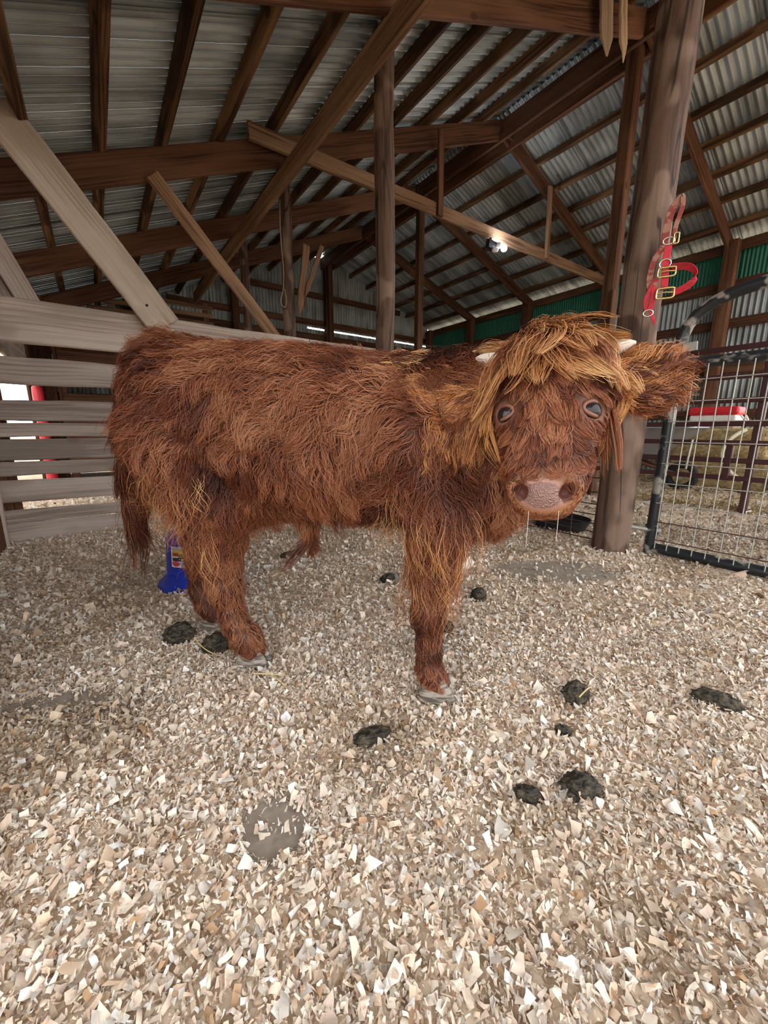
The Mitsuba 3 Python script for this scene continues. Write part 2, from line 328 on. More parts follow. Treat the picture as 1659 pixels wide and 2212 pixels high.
flat('iron_dark', (.03, .028, .027), .5, .6)
disc_bolt('wide_brace__bolt', B(3.722, .43, 1.735), -LA, .009, .008, 'iron_dark')
scene['short_brace'] = one(board(B(3.92, -.52, 2.32), B(3.92, -.25, 1.60), .035, .13, LC, seg=5), 'timber_grey')
lab('short_brace', 'short slanting board behind the wide brace at the far left', 'board')

# splintered boards that hang from the timbers
def splinter(pts, wide, thick, wdir, mat):
    pts = smooth_path(pts, 12); s = np.linspace(0, 1, 12)
    sc = np.clip((1 - s) * 6, .12, 1) 
    V, F, U = sweep(pts, rect(thick, wide, .004), wdir, sc, vseed=(seedno[0] + 5) * 3.0); seedno[0] += 1
    V = V + .012 * (np.stack([meshkit.noise(V * 16, 3), meshkit.noise(V * 16, 4), meshkit.noise(V * 12, 5)], -1) - .5)
    return one((V, F, U), mat)
lab('broken_board', 'splintered pale board ends hanging from the rafter at the top right', 'board', 'broken boards')
scene['broken_board__slat'] = splinter([B(2.3, 3.95, 4.78), B(2.3, 4.02, 4.4), B(2.3, 4.10, 4.06)], .20, .025, LC, 'timber_pale')
scene['broken_board__slat_001'] = splinter([B(2.28, 4.16, 4.82), B(2.28, 4.27, 4.45), B(2.28, 4.36, 4.12)], .12, .025, LC, 'timber_pale')
lab('broken_board_001', 'two splintered boards leaning in a narrow V on a round post behind the fence', 'board', 'broken boards')
scene['broken_board_001__slat'] = splinter([B(4.87, 2.341, 2.99), B(4.87, 2.286, 2.66), B(4.87, 2.201, 2.16)], .088, .022, LC, 'timber_tan')
scene['broken_board_001__slat_001'] = splinter([B(4.84, 2.534, 3.02), B(4.84, 2.403, 2.70), B(4.84, 2.279, 2.39)], .056, .022, LC, 'timber_tan')
scene['wood_block'] = one(board(B(3.79, 2.925, 1.54), B(3.79, 2.925, 1.72), .05, .08, LC, seg=2), 'timber_tan')
lab('wood_block', 'small pale wooden block beside the fence-end post', 'block')

# ------------------------------------------------------------------ plank fence
lab('plank_fence', 'fence of wide weathered horizontal planks behind the calf', 'fence')
FENCE = [(1.385, 1.675, .045), (1.112, 1.292, .04), (.862, 1.004, .04), (.752, .846, .045), (.588, .734, .04), (.478, .575, .04), (.288, .447, .04), (.135, .226, .04), (-.04, .131, .04)]
for k, (z0, z1, th) in enumerate(FENCE):
    dz = .012 if k == 0 else (-.05 if k == 6 else 0)
    c1 = 2.90 if k == 0 else 2.66
    put('plank_fence__plank', one(board(B(3.80 + th / 2, -.72, (z0 + z1) / 2), B(3.80 + th / 2, c1, (z0 + z1) / 2 + dz * .6), th, z1 - z0, UP, seg=18, rough=.006, bevel=.008), 'timber_grey'))
for c in (1.25,):
    put('plank_fence__upright', one(board(B(3.88, c, 0), B(3.88, c, 1.6), .045, .09, LC, seg=5), 'timber_grey'))
scene['stub_post'] = one(board(B(3.70, -.66, -.04), B(3.70, -.655, .455), .07, .13, LC, seg=5, bevel=.012), 'timber_grey')
lab('stub_post', 'short grey post stub at the left foot of the plank fence', 'post')
# things beyond the fence
lab('hay_rack', 'pale slatted rack standing beyond the fence under the left roof', 'rack')
for k, z in enumerate((2.40, 2.53, 2.66, 2.79, 2.92)):
    put('hay_rack__slat', one(board(B(8.0, .1, z), B(8.0, 1.95, z), .03, .07, UP, seg=4), 'timber_tan'))
for c in (.42, 1.1, 1.84):
    put('hay_rack__upright', one(board(B(8.05, c, 0), B(8.05, c, 3.0), .05, .09, LC, seg=4), 'timber_tan'))
lab('feed_bunk', 'boarded bunk seen through the gaps of the fence', 'feeder')
for z in (.35, .62, .89, 1.16, 1.7, 1.97):
    put('feed_bunk__plank', one(board(B(6.9, -.3, z), B(6.9, 2.0, z), .03, .24, UP, seg=4), 'timber_red'))
for c in (-.3, .9, 2.0):
    put('feed_bunk__upright', one(board(B(6.95, c, 0), B(6.95, c, 2.1), .08, .09, LC, seg=3), 'timber_red'))
flat('red_paint', (.52, .02, .03), .35)
scene['red_pipe_post'] = ptube(B(np.full(6, 6.15), np.full(6, -.50), [-.03, .0, .6, 1.2, 1.28, 1.3]), .055, 'red_paint', 16, scales=[1, 1, 1, 1, .9, .3])
lab('red_pipe_post', 'red pipe post at the bright opening, seen through the left fence gaps', 'post')
flat('cord_tan', (.32, .25, .17), .9)
cp_ = smooth_path([B(4.90, 2.04, 3.40), B(4.88, 2.02, 3.0), B(4.87, 2.03, 2.6), B(4.87, 2.02, 2.46)], 24)
lab('pull_cord', 'thin hanging cord with a loop on a round post behind the fence', 'cord')
scene['pull_cord__cord'] = ptube(cp_, .006, 'cord_tan', 6)
scene['pull_cord__loop'] = ptube(smooth_path([B(4.87, 2.02, 2.47), B(4.87, 1.995, 2.37), B(4.87, 1.985, 2.27), B(4.87, 2.02, 2.245), B(4.87, 2.045, 2.30), B(4.87, 2.03, 2.45)], 24), .006, 'cord_tan', 6)

# ------------------------------------------------------------------ work light under the tie beam
flat('lamp_body', (.02, .02, .022), .4, .3)
scene['lamp_glow'] = {'type': 'twosided', 'b': {'type': 'diffuse', 'reflectance': {'type': 'rgb', 'value': [.8, .8, .8]}}}
lab('work_light', 'small work light with three heads glowing under the tie beam', 'lamp')
scene['work_light__housing'] = one(board(B(4.0, 4.60, 3.27), B(4.0, 4.74, 3.25), .06, .11, UP, seg=2, rough=0), 'lamp_body')
scene['work_light__arm'] = ptube([B(4.02, 4.68, 3.36), B(4.02, 4.68, 3.30)], .015, 'lamp_body', 8)
def ball(p, r, sub=2, s=(1, 1, 1)):
    m = trimesh.creation.icosphere(sub, 1.0); m.apply_scale(np.array(s) * r); m.apply_translation(p); return m
scene['work_light__head'] = mikit.ply(ball(B(3.96, 4.71, 3.20), .042, s=(1.1, .7, .8)), 'lamp_glow', True)
scene['work_light__head_001'] = mikit.ply(ball(B(3.96, 4.79, 3.275), .04, s=(1, .7, 1.)), 'lamp_glow', True)
scene['work_light__head_002'] = {**mikit.ply(ball(B(3.93, 4.86, 3.245), .042), 'lamp_glow', True), 'emitter': {'type': 'area', 'radiance': {'type': 'rgb', 'value': [26, 29, 33]}}}

# ------------------------------------------------------------------ gate of black pipe with welded mesh
worn('gate_paint', (.018, .021, .025), (.36, .33, .29), 11, .53, .62, rough=.32, amount=.8)
flat('mesh_galv', (.50, .50, .44), .5, .5)
flat('mesh_brown', (.09, .045, .04), .8, .2)
lab('pipe_gate', 'black pipe gate with a bowed top and square wire mesh, at the right', 'gate')
GC, GR, GW = 2.90, .033, .0034
bow = np.vstack([B(1.005, GC, -.0), B(1.0, GC, .5), B(.995, GC, 1.0), B(.995, GC, 1.27)])
arc = [(.985, 1.36), (.955, 1.425), (.905, 1.475), (.83, 1.515), (.73, 1.54), (.55, 1.555), (.2, 1.56), (-.4, 1.555), (-.75, 1.53), (-.9, 1.45), (-.95, 1.3), (-.96, .8), (-.96, .0)]
path = smooth_path(np.vstack([bow, [B(a, GC, z) for a, z in arc]]), 90)
scene['pipe_gate__frame'] = one(tube(path, GR, 14, up=LC), 'gate_paint', True)
scene['pipe_gate__rail'] = ptube([B(.99, GC, 1.185), B(.3, GC, 1.18), B(-.95, GC, 1.18)], GR * .95, 'gate_paint', 14)
scene['pipe_gate__rail_001'] = ptube([B(.985, GC, .035), B(.3, GC, .03), B(-.95, GC, .03)], GR, 'gate_paint', 14)
for k, z in enumerate((1.085, .965, .848, .724, .592, .468, .340, .218, .10)):
    put('pipe_gate__mesh_wire', ptube([B(.99, GC - .036, z), B(.3, GC - .036, z), B(-.95, GC - .036, z)], GW, 'mesh_galv' if z > .3 else 'mesh_brown', 6))  # the lowest horizontal wires are dark brown, those above galvanised
a = .965
for k in range(28):
    put('pipe_gate__mesh_wire', ptube([B(a, GC - .030, .04), B(a, GC - .030, 1.17)], GW, 'mesh_galv', 6)); a -= .0665
scene['pipe_gate__hinge_collar'] = one(tube(B(np.full(2, 1.003), np.full(2, GC), [.13, .185]), GR * 1.22, 14, up=LA), 'gate_paint', 30)
scene['pipe_gate__hinge_bolt'] = ptube([B(.95, GC, .155), B(1.08, GC - .05, .16), B(1.13, GC - .07, .165)], .014, 'mesh_galv', 8)
scene['pipe_gate__latch_tab'] = one(board(B(.97, GC - .03, 1.27), B(.90, GC - .03, 1.275), .008, .05, UP, seg=2, rough=0, bevel=.003), 'mesh_galv')
scene['pipe_gate__hinge_bolt_001'] = ptube([B(1.0, GC, 1.285), B(1.09, GC - .06, 1.29), B(1.12, GC - .08, 1.29)], .016, 'mesh_galv', 8)
# stock panel between the posts behind the calf
lab('wire_panel', 'rusty wire stock panel low between the posts behind the calf\'s chin', 'fence')
for z in (.03, .085, .145, .21, .285, .37, .47, .58, .70):
    put('wire_panel__horizontal_wire', ptube([B(1.28, 2.80, z), B(3.85, 2.80, z)], .004, 'mesh_brown', 6))
for k in range(12):
    put('wire_panel__vertical_wire', ptube([B(1.50 + .205 * k, 2.805, -.02), B(1.50 + .205 * k, 2.805, .72)], .004, 'mesh_brown', 6))
# corral panel in the aisle
flat('maroon_paint', (.055, .016, .018), .4)
lab('corral_panel', 'dark maroon corral panel of square tube rails beyond the gate', 'fence')
PC = 5.0
for z in (1.555, 1.295, 1.075, .855, .675, .505, .335):
    put('corral_panel__rail', one(board(B(-1.2, PC, z), B(2.75, PC, z), .045, .048, UP, seg=2, rough=0, bevel=.006), 'maroon_paint'))
for a in (1.0, 2.72, -1.18):
    put('corral_panel__upright', one(board(B(a, PC + .03, .0), B(a, PC + .03, 1.58), .06, .06, LA, seg=2, rough=0), 'maroon_paint'))
for z0, z1 in ((.335, .675),):
    put('corral_panel__strut', one(board(B(1.17, PC + .0, z0), B(1.17, PC, z1), .05, .055, LA, seg=2, rough=0), 'maroon_paint'))
scene['corral_panel__latch_chain'] = ptube(smooth_path([B(1.47, PC - .04, .70), B(1.48, PC - .05, .55), B(1.49, PC - .04, .40)], 12), .012, 'mesh_galv', 6)

# ------------------------------------------------------------------ things along the right wall
flat('barrow_steel', (.42, .43, .46), .4, .7); flat('rubber', (.015, .015, .016), .8)
lab('wheelbarrow', 'grey steel wheelbarrow standing beyond the gate', 'wheelbarrow')
def hull_shell(bot, top, th=.012):
    m = M(); n = len(bot); i = np.arange(n); j = (i + 1) % n
    bot, top = np.asarray(bot), np.asarray(top)
    cb = bot.mean(0)
    ib = cb + (bot - cb) * .97 + [0, 0, th]; it = top.mean(0) + (top - top.mean(0)) * .97
    m.add(np.vstack([bot, top]), np.stack([i, j, j + n, i + n], 1)); m.add(np.vstack([ib, it]), np.stack([j, i, i + n, j + n], 1))
    m.add(np.vstack([top, it]), np.stack([i, j, j + n, i + n], 1))
    m.add(np.vstack([bot, [cb]]), np.stack([j, i, np.full(n, n)], 1)); m.add(np.vstack([ib, [ib.mean(0)]]), np.stack([i, j, np.full(n, n)], 1))
    return m
def rrect(a0, a1, c0, c1, z, r=.06, k=4, dz=0.):
    out = []
    for ca, cc, t0 in ((a1 - r, c1 - r, 0), (a0 + r, c1 - r, 90), (a0 + r, c0 + r, 180), (a1 - r, c0 + r, 270)):
        for q in range(k + 1):
            t = math.radians(t0 + 90 * q / k); x = ca + r * math.cos(t)
            out.append(B(x, cc + r * math.sin(t), z + dz * (x - a0) / (a1 - a0)))
    return np.array(out)
scene['wheelbarrow__tray'] = hull_shell(rrect(2.25, 2.85, 6.15, 6.45, .42), rrect(1.80, 3.0, 5.98, 6.62, .82, .1), .012).shape('barrow_steel', 40)
scene['wheelbarrow__rim'] = ptube(np.vstack([rrect(1.79, 3.01, 5.97, 6.63, .825, .1), rrect(1.79, 3.01, 5.97, 6.63, .825, .1)[:1]]), .016, 'barrow_steel', 8, up=UP)
for s in (-1, 1):
    put('wheelbarrow__handle', ptube([B(1.95, 6.3 + .06 * s, .22), B(2.6, 6.3 + .16 * s, .40), B(3.3, 6.3 + .28 * s, .62)], .02, 'timber_red', 8))
    put('wheelbarrow__leg', ptube(smooth_path([B(2.75, 6.3 + .18 * s, .42), B(2.85, 6.3 + .2 * s, .1), B(2.75, 6.3 + .2 * s, 0.01), B(2.62, 6.3 + .18 * s, .1), B(2.6, 6.3 + .16 * s, .4)], 20), .014, 'barrow_steel', 8))
th = np.linspace(0, 2 * np.pi, 33)
scene['wheelbarrow__wheel'] = one(tube(np.array([B(1.93 + .15 * math.cos(t), 6.3, .19 + .15 * math.sin(t)) for t in th]), .045, 10, up=LC), 'rubber', True)
flat('cooler_red', (.62, .025, .035), .35); flat('cooler_white', (.78, .74, .70), .4)
lab('cooler', 'red lidded white cooler on the hay by the far wall', 'cooler')
def rbox(a0, a1, c0, c1, z0, z1, r=.03):
    import manifold3d as m3
    pts = [B(a, c, z) for a in (a0 + r, a1 - r) for c in (c0 + r, c1 - r) for z in (z0 + r, z1 - r)]
    return m3.Manifold.batch_hull([m3.Manifold.sphere(r, 16).translate(p.tolist()) for p in pts])
scene['cooler__body'] = mikit.ply(rbox(1.62, 2.15, 6.95, 7.30, .825, 1.0, .03), 'cooler_white', 35)
scene['cooler__lid'] = mikit.ply(rbox(1.60, 2.17, 6.93, 7.32, .995, 1.11, .04), 'cooler_red', 35)
scene['cooler__handle'] = ptube(smooth_path([B(1.59, 7.0, .99), B(1.55, 7.05, .93), B(1.55, 7.2, .93), B(1.59, 7.25, .99)], 14), .012, 'cooler_white', 8)
# straw bales that carry the cooler
def straw(center, size, n, seed, lo=.02, hi=.16, r=.0025):
    g = np.random.default_rng(seed); m = M()
    ctr, size = np.asarray(center), np.asarray(size)
    for k in range(n):
        f = g.integers(0, 5); q = g.uniform(-.5, .5, 3); ax = [0, 0, 1, 1, 2][f]; q[ax] = [-.5, .5, -.5, .5, .5][f]
        p = ctr + q * size
        d = g.normal(size=3); d[ax] *= .35; d /= np.linalg.norm(d); L = g.uniform(lo, hi)
        a, b = p - d * L / 2, p + d * L / 2
        P = np.array([B(*a), B(*((a + b) / 2 + g.normal(size=3) * .006)), B(*b)])
        m.add(*sweep(P, circle(r, 3), UP if abs(d[2]) < .8 else LA, closed_ends=False))
    return m
def straw_col(p, n, uv):
    return mix((.22, .15, .07), (.52, .40, .20), noise(p.x * 40, p.y * 40, p.z * 40))
scene['straw'] = {'type': 'twosided', 'b': {'type': 'principled', 'base_color': proc(straw_col), 'roughness': .8, 'specular': .2}}
for k, (a0, a1, c0, c1, z0, z1, where) in enumerate(((1.2, 2.3, 6.8, 7.35, 0, .40, 'lower hay bale of the stack under the cooler'), (1.25, 2.32, 6.82, 7.38, .415, .815, 'upper hay bale of the stack, carrying the cooler'), (.0, 1.05, 6.7, 7.3, 0, .42, 'hay bale lying right of the cooler stack'))):
    key = 'hay_bale' + (f'_{k:03d}' if k else '')
    lab(key, where, 'hay bale', 'hay bales by the far wall')
    bm = trimesh.Trimesh(*(lambda q: (q.vert_properties[:, :3], q.tri_verts))(rbox(a0, a1, c0, c1, z0, z1, .05).refine_to_length(.06).to_mesh()), process=False)
    bm.vertices = bm.vertices + .05 * (np.stack([meshkit.noise(bm.vertices * 9, s) for s in (1, 2, 3)], -1) - .5)
    scene[key + '__bale'] = mikit.ply(bm, 'straw', True)
    scene[key + '__straw'] = straw(((a0 + a1) / 2, (c0 + c1) / 2, (z0 + z1) / 2), (a1 - a0, c1 - c0, z1 - z0), 900, 40 + k).shape('straw', False)
    labels[key + '__straw'] = {'label': 'loose stalks on the bale', 'kind': 'stuff'}
flat('hose_cream', (.62, .55, .38), .5)
scene['cream_hose'] = ptube(smooth_path([B(1.45, 6.72, .80), B(1.55, 6.62, .70), B(1.62, 6.6, .52), B(1.58, 6.62, .35), B(1.46, 6.62, .22), B(1.36, 6.6, .16)], 30), .026, 'hose_cream', 10)
lab('cream_hose', 'cream coloured curved hose hanging down the hay under the cooler', 'hose')
scene['straw_litter'] = straw((2.0, 6.3, .02), (3.6, 2.4, .05), 2600, 77, .06, .22, .004).shape('straw', False)
lab('straw_litter', 'loose straw scattered on the aisle floor beyond the corral panel', 'straw', kind='stuff')
scene['rubber_pan'] = hull_shell([B(1.72 + .20 * math.cos(t), 3.02 + .15 * math.sin(t), .0) for t in th[:-1]], [B(1.72 + .25 * math.cos(t), 3.02 + .19 * math.sin(t), .10) for t in th[:-1]], .01).shape('rubber', 40)
lab('rubber_pan', 'black rubber feed pan on the ground behind the wire panel', 'pan')

# ------------------------------------------------------------------ red halter on the post
HO = B(1.045, 2.665, 1.75); HT = -LA * .89 + LC * .45; HT /= np.linalg.norm(HT); HN = np.cross(HT, UP); HN = HN if HN[1] < 0 else -HN
def H(px, py, d=0.0):     # a point of the halter's plane, in 1/345 m from its middle
    return HO + HT * (px - 1447) / 345 + UP * (555 - py) / 345 + HN * d
def strap(pts, w, mat, wd=None, th=.005, closed=False, n=26):
    P = smooth_path([H(*p) for p in pts], n, closed)
    t = np.gradient(P, axis=0); t /= np.linalg.norm(t, axis=1, keepdims=True)
    up = np.cross(t, HN) if wd is None else np.broadcast_to(wd, P.shape)
    return one(sweep(P, rect(th, w, .0015), up, closed_ends=not closed), mat, 40)
worn('webbing_red', (.62, .03, .05), (.40, .03, .045), 30, .45, .6, rough=.7, amount=.7)
worn('webbing_old', (.30, .06, .05), (.42, .22, .16), 30, .45, .6, rough=.8)
flat('brass', (.70, .58, .26), .25, .9); flat('chrome', (.75, .74, .72), .2, .95)
lab('halter', 'red webbing halter with brass buckles hanging on the round post', 'halter')
scene['halter__crown_strap'] = strap([(1460, 466, .02), (1450, 478, .02), (1443, 505, .025), (1440, 542, .02)], .036, 'webbing_old')
scene['halter__crown_strap_001'] = strap([(1460, 466, .025), (1461, 485, .035), (1456, 510, .035), (1455, 545, .025)], .022, 'webbing_old')
scene['halter__cheek_strap'] = strap([(1448, 545, .03), (1447, 575, .035), (1449, 600, .035), (1450, 622, .03)], .034, 'webbing_red')
scene['halter__throat_strap'] = strap([(1440, 546, .02), (1430, 562, .02), (1425, 590, .02), (1427, 612, .02), (1435, 622, .02)], .03, 'webbing_old')
scene['halter__throat_strap_001'] = strap([(1436, 600, .03), (1427, 622, .03), (1424, 642, .025), (1428, 654, .02)], .028, 'webbing_red')
scene['halter__throat_strap_002'] = strap([(1434, 604, .025), (1434, 625, .035), (1433, 645, .03), (1430, 655, .02)], .026, 'webbing_red')
scene['halter__noseband'] = strap([(1458, 584, .03), (1474, 587, .05), (1489, 597, .075), (1494, 610, .08), (1486, 622, .06), (1462, 629, .035)], .036, 'webbing_red', wd=UP * .8 + HN * .6)
scene['halter__strap_end'] = strap([(1432, 655, .025), (1437, 668, .03), (1442, 681, .03)], .016, 'webbing_red')
def ring(cx, cy, rx, ry, r, d=.03, sq=2.0):
    t = np.linspace(0, 2 * np.pi, 29); f = lambda x: np.sign(x) * np.abs(x) ** (2 / sq)
    return one(tube(np.array([H(cx + rx * f(math.cos(q)), cy + ry * f(math.sin(q)), d) for q in t]), r, 8, up=HN), RM, True)
RM = 'chrome'
scene['halter__ring'] = ring(1447, 538, 9, 6, .004, .035); scene['halter__ring_001'] = ring(1446, 577, 9, 8, .004, .04); scene['halter__ring_002'] = ring(1429, 660, 8, 6, .004, .03)
RM = 'brass'
scene['halter__buckle'] = ring(1458, 536, 4, 9, .004, .04, 5); scene['halter__buckle_001'] = ring(1450, 592, 14, 8, .005, .045, 6); scene['halter__buckle_002'] = ring(1452, 629, 14, 9, .0055, .045, 6)
for k_, (x0, x1, y_) in enumerate(((1437, 1463, 592), (1439, 1465, 629))):
    scene['halter__buckle_%03d__prong' % (k_ + 1)] = ptube([H(x0, y_, .046), H((x0 + x1) / 2, y_ - 1, .052), H(x1, y_, .046)], .0035, 'brass', 6, up=HN)
scene['wheelbarrow__wheel__hub'] = ptube([B(1.93, 6.24, .19), B(1.93, 6.36, .19)], .035, 'barrow_steel', 10, up=UP)
disc_bolt('halter__rivet', H(1435, 610, .03), HN, .012, .006, 'webbing_old')
disc_bolt('halter__nail', H(1460, 466, -.03), HN, .006, .07, 'mesh_galv')

# ------------------------------------------------------------------ blue bucket, upside down
flat('bucket_blue', (.012, .035, .36), .35)
lab('bucket', 'blue plastic bucket turned upside down on the shavings behind the hind legs', 'bucket')
BX, BY = -1.005, 2.03
def lathe(prof, cx, cy, k=40):
    prof = np.asarray(prof, float); t = np.arange(k) * 2 * np.pi / k; n = len(prof)
    v = np.stack([cx + prof[:, 0][:, None] * np.cos(t), cy + prof[:, 0][:, None] * np.sin(t), np.repeat(prof[:, 1][:, None], k, 1)], -1).reshape(-1, 3)
    i, j = np.meshgrid(np.arange(n - 1), np.arange(k), indexing='ij')
    return v, np.stack([i * k + j, i * k + (j + 1) % k, (i + 1) * k + (j + 1) % k, (i + 1) * k + j], -1).reshape(-1, 4)
v, q = lathe([(.168, -.02), (.205, -.018), (.208, -.005), (.203, .012), (.178, .018), (.170, .045), (.170, .065), (.158, .075), (.150, .20), (.146, .252), (.138, .268), (.10, .292), (.094, .292), (.090, .286), (.0001, .285)], BX, BY)
scene['bucket__body'] = M().add(v, q).shape('bucket_blue', 35)
# its paper label: flat print on a curved sheet
def label_col(p, n, uv):
    u, v = uv.x, uv.y
    c = mi.Color3f(.75, .68, .58)
    def rectangle(c, u0, u1, v0, v1, k): return mix(c, k, dr.select((u > u0) & (u < u1) & (v > v0) & (v < v1), 1., 0.))
    c = rectangle(c, .05, 1., .80, .97, (.45, .42, .42))
    c = rectangle(c, .05, 1., .55, .80, (.55, .42, .04)); c = rectangle(c, .25, 1., .46, .66, (.25, .17, .05)); c = rectangle(c, .05, .27, .54, .70, (.40, .05, .03))
    c = rectangle(c, .05, 1., .30, .47, (.04, .03, .03))
    c = rectangle(c, .28, .95, .345, .42, mix((.04, .03, .03), (.75, .72, .66), dr.select(cell_rand(dr.floor(u * 26), dr.floor(v * 26)) > .45, 1., 0.)))
    c = rectangle(c, .28, 1., .12, .28, (.28, .42, .62)); c = rectangle(c, .55, 1., .03, .09, (.6, .06, .08))
    return mix(c, (.55, .06, .09), smoothstep(.135, .125, dr.sqrt(dr.square((u - .16) * 1.) + dr.square((v - .17) * 1.0))))
scene['bucket_print'] = {'type': 'twosided', 'b': {'type': 'principled', 'base_color': proc(label_col), 'roughness': .45}}
t = np.radians(np.linspace(-118, -52, 14)); zz = np.array([.118, .225]); rr = np.interp(zz, [.075, .20, .252], [.158, .150, .146]) + .0015
V = np.array([[BX + rr[k] * math.cos(q), BY + rr[k] * math.sin(q), zz[k]] for k in (0, 1) for q in t])
i = np.arange(13)
scene['bucket__paper_label'] = mikit.ply((V, np.stack([i, i + 1, i + 15, i + 14], 1)), 'bucket_print', True, uv=np.array([[s, k] for k in (0, 1) for s in np.linspace(0, 1, 14)]))
labels['bucket__paper_label'] = {'label': 'coloured paper label'}

# ------------------------------------------------------------------ manure on the shavings
def dung_col(p, n, uv):
    f = fbm(p.x * 70, p.y * 70, p.z * 70, 3)
    return mix((.022, .017, .012), (.085, .066, .042), smoothstep(.35, .75, f))
scene['dung'] = {'type': 'twosided', 'b': {'type': 'bumpmap', 'arbitrary': proc(lambda p, n, uv: fbm(p.x * 90, p.y * 90, p.z * 90, 3), 1e-3), 'scale': .01, 'bsdf': {'type': 'principled', 'base_color': proc(dung_col), 'roughness': .6, 'specular': .4}}}
DUNG = [((.575, 1.035), (.040, .034, .038), .3, 'lumpy dark manure clump right of the front hoof'),
        ((.985, 1.02), (.062, .028, .028), -.6, 'smooth elongated manure clump at the right edge of the bedding'),
        ((.44, .73), (.044, .034, .028), .2, 'manure clump with a pale chip on it, in the right foreground'),
        ((-.03, .905), (.055, .03, .018), .4, 'flat black manure patch half buried before the calf'),
        ((-.80, 1.40), (.055, .045, .05), .5, 'greenish manure ball left of the hind hooves'),
        ((-.625, 1.325), (.05, .05, .045), .2, 'dark manure ball between the hind hooves'),
        ((-.60, 2.42), (.07, .03, .028), .6, 'small dark manure pat beneath the calf toward the fence'),
        ((.46, 1.78), (.045, .035, .04), .8, 'manure pat on the open bedding right of the front leg'),
        ((.03, 2.0), (.05, .03, .03), .1, 'small manure pat behind the front leg'),
        ((.245, 1.46), (.04, .03, .03), .1, 'small grey manure pat just right of the front shin'),
        ((.485, .915), (.022, .014, .014), -.4, 'tiny manure crumb below the lumpy clump'),
        ((.32, .72), (.03, .02, .016), -.4, 'crumbly manure beside the clump in the right foreground')]
DUNG_XY = np.array([d[0] for d in DUNG])
for k, ((x, y), s, rot, text) in enumerate(DUNG):
    m = trimesh.creation.icosphere(4, 1.0); V = np.array(m.vertices)
    V = V * (1 + .42 * (meshkit.fbm(V * 2.6 + k * 7, 3, k)[:, None] - .5)) * (1 + .16 * (np.abs(meshkit.noise(V * 5 + k, k + 3) - .5) * 2 - .5)[:, None]) * s
    ca, sa = math.cos(rot), math.sin(rot)
    V = V @ np.array([[ca, sa, 0], [-sa, ca, 0], [0, 0, 1]])
    z = float(ground(np.array([x]), np.array([y]))[0])
    key = 'manure_clump' + (f'_{k:03d}' if k else '')
    scene[key] = mikit.ply(trimesh.Trimesh(V + [x, y, z + s[2] * .40 + .004], m.faces, process=False), 'dung', True); lab(key, text, 'manure', 'manure clumps on the bedding')

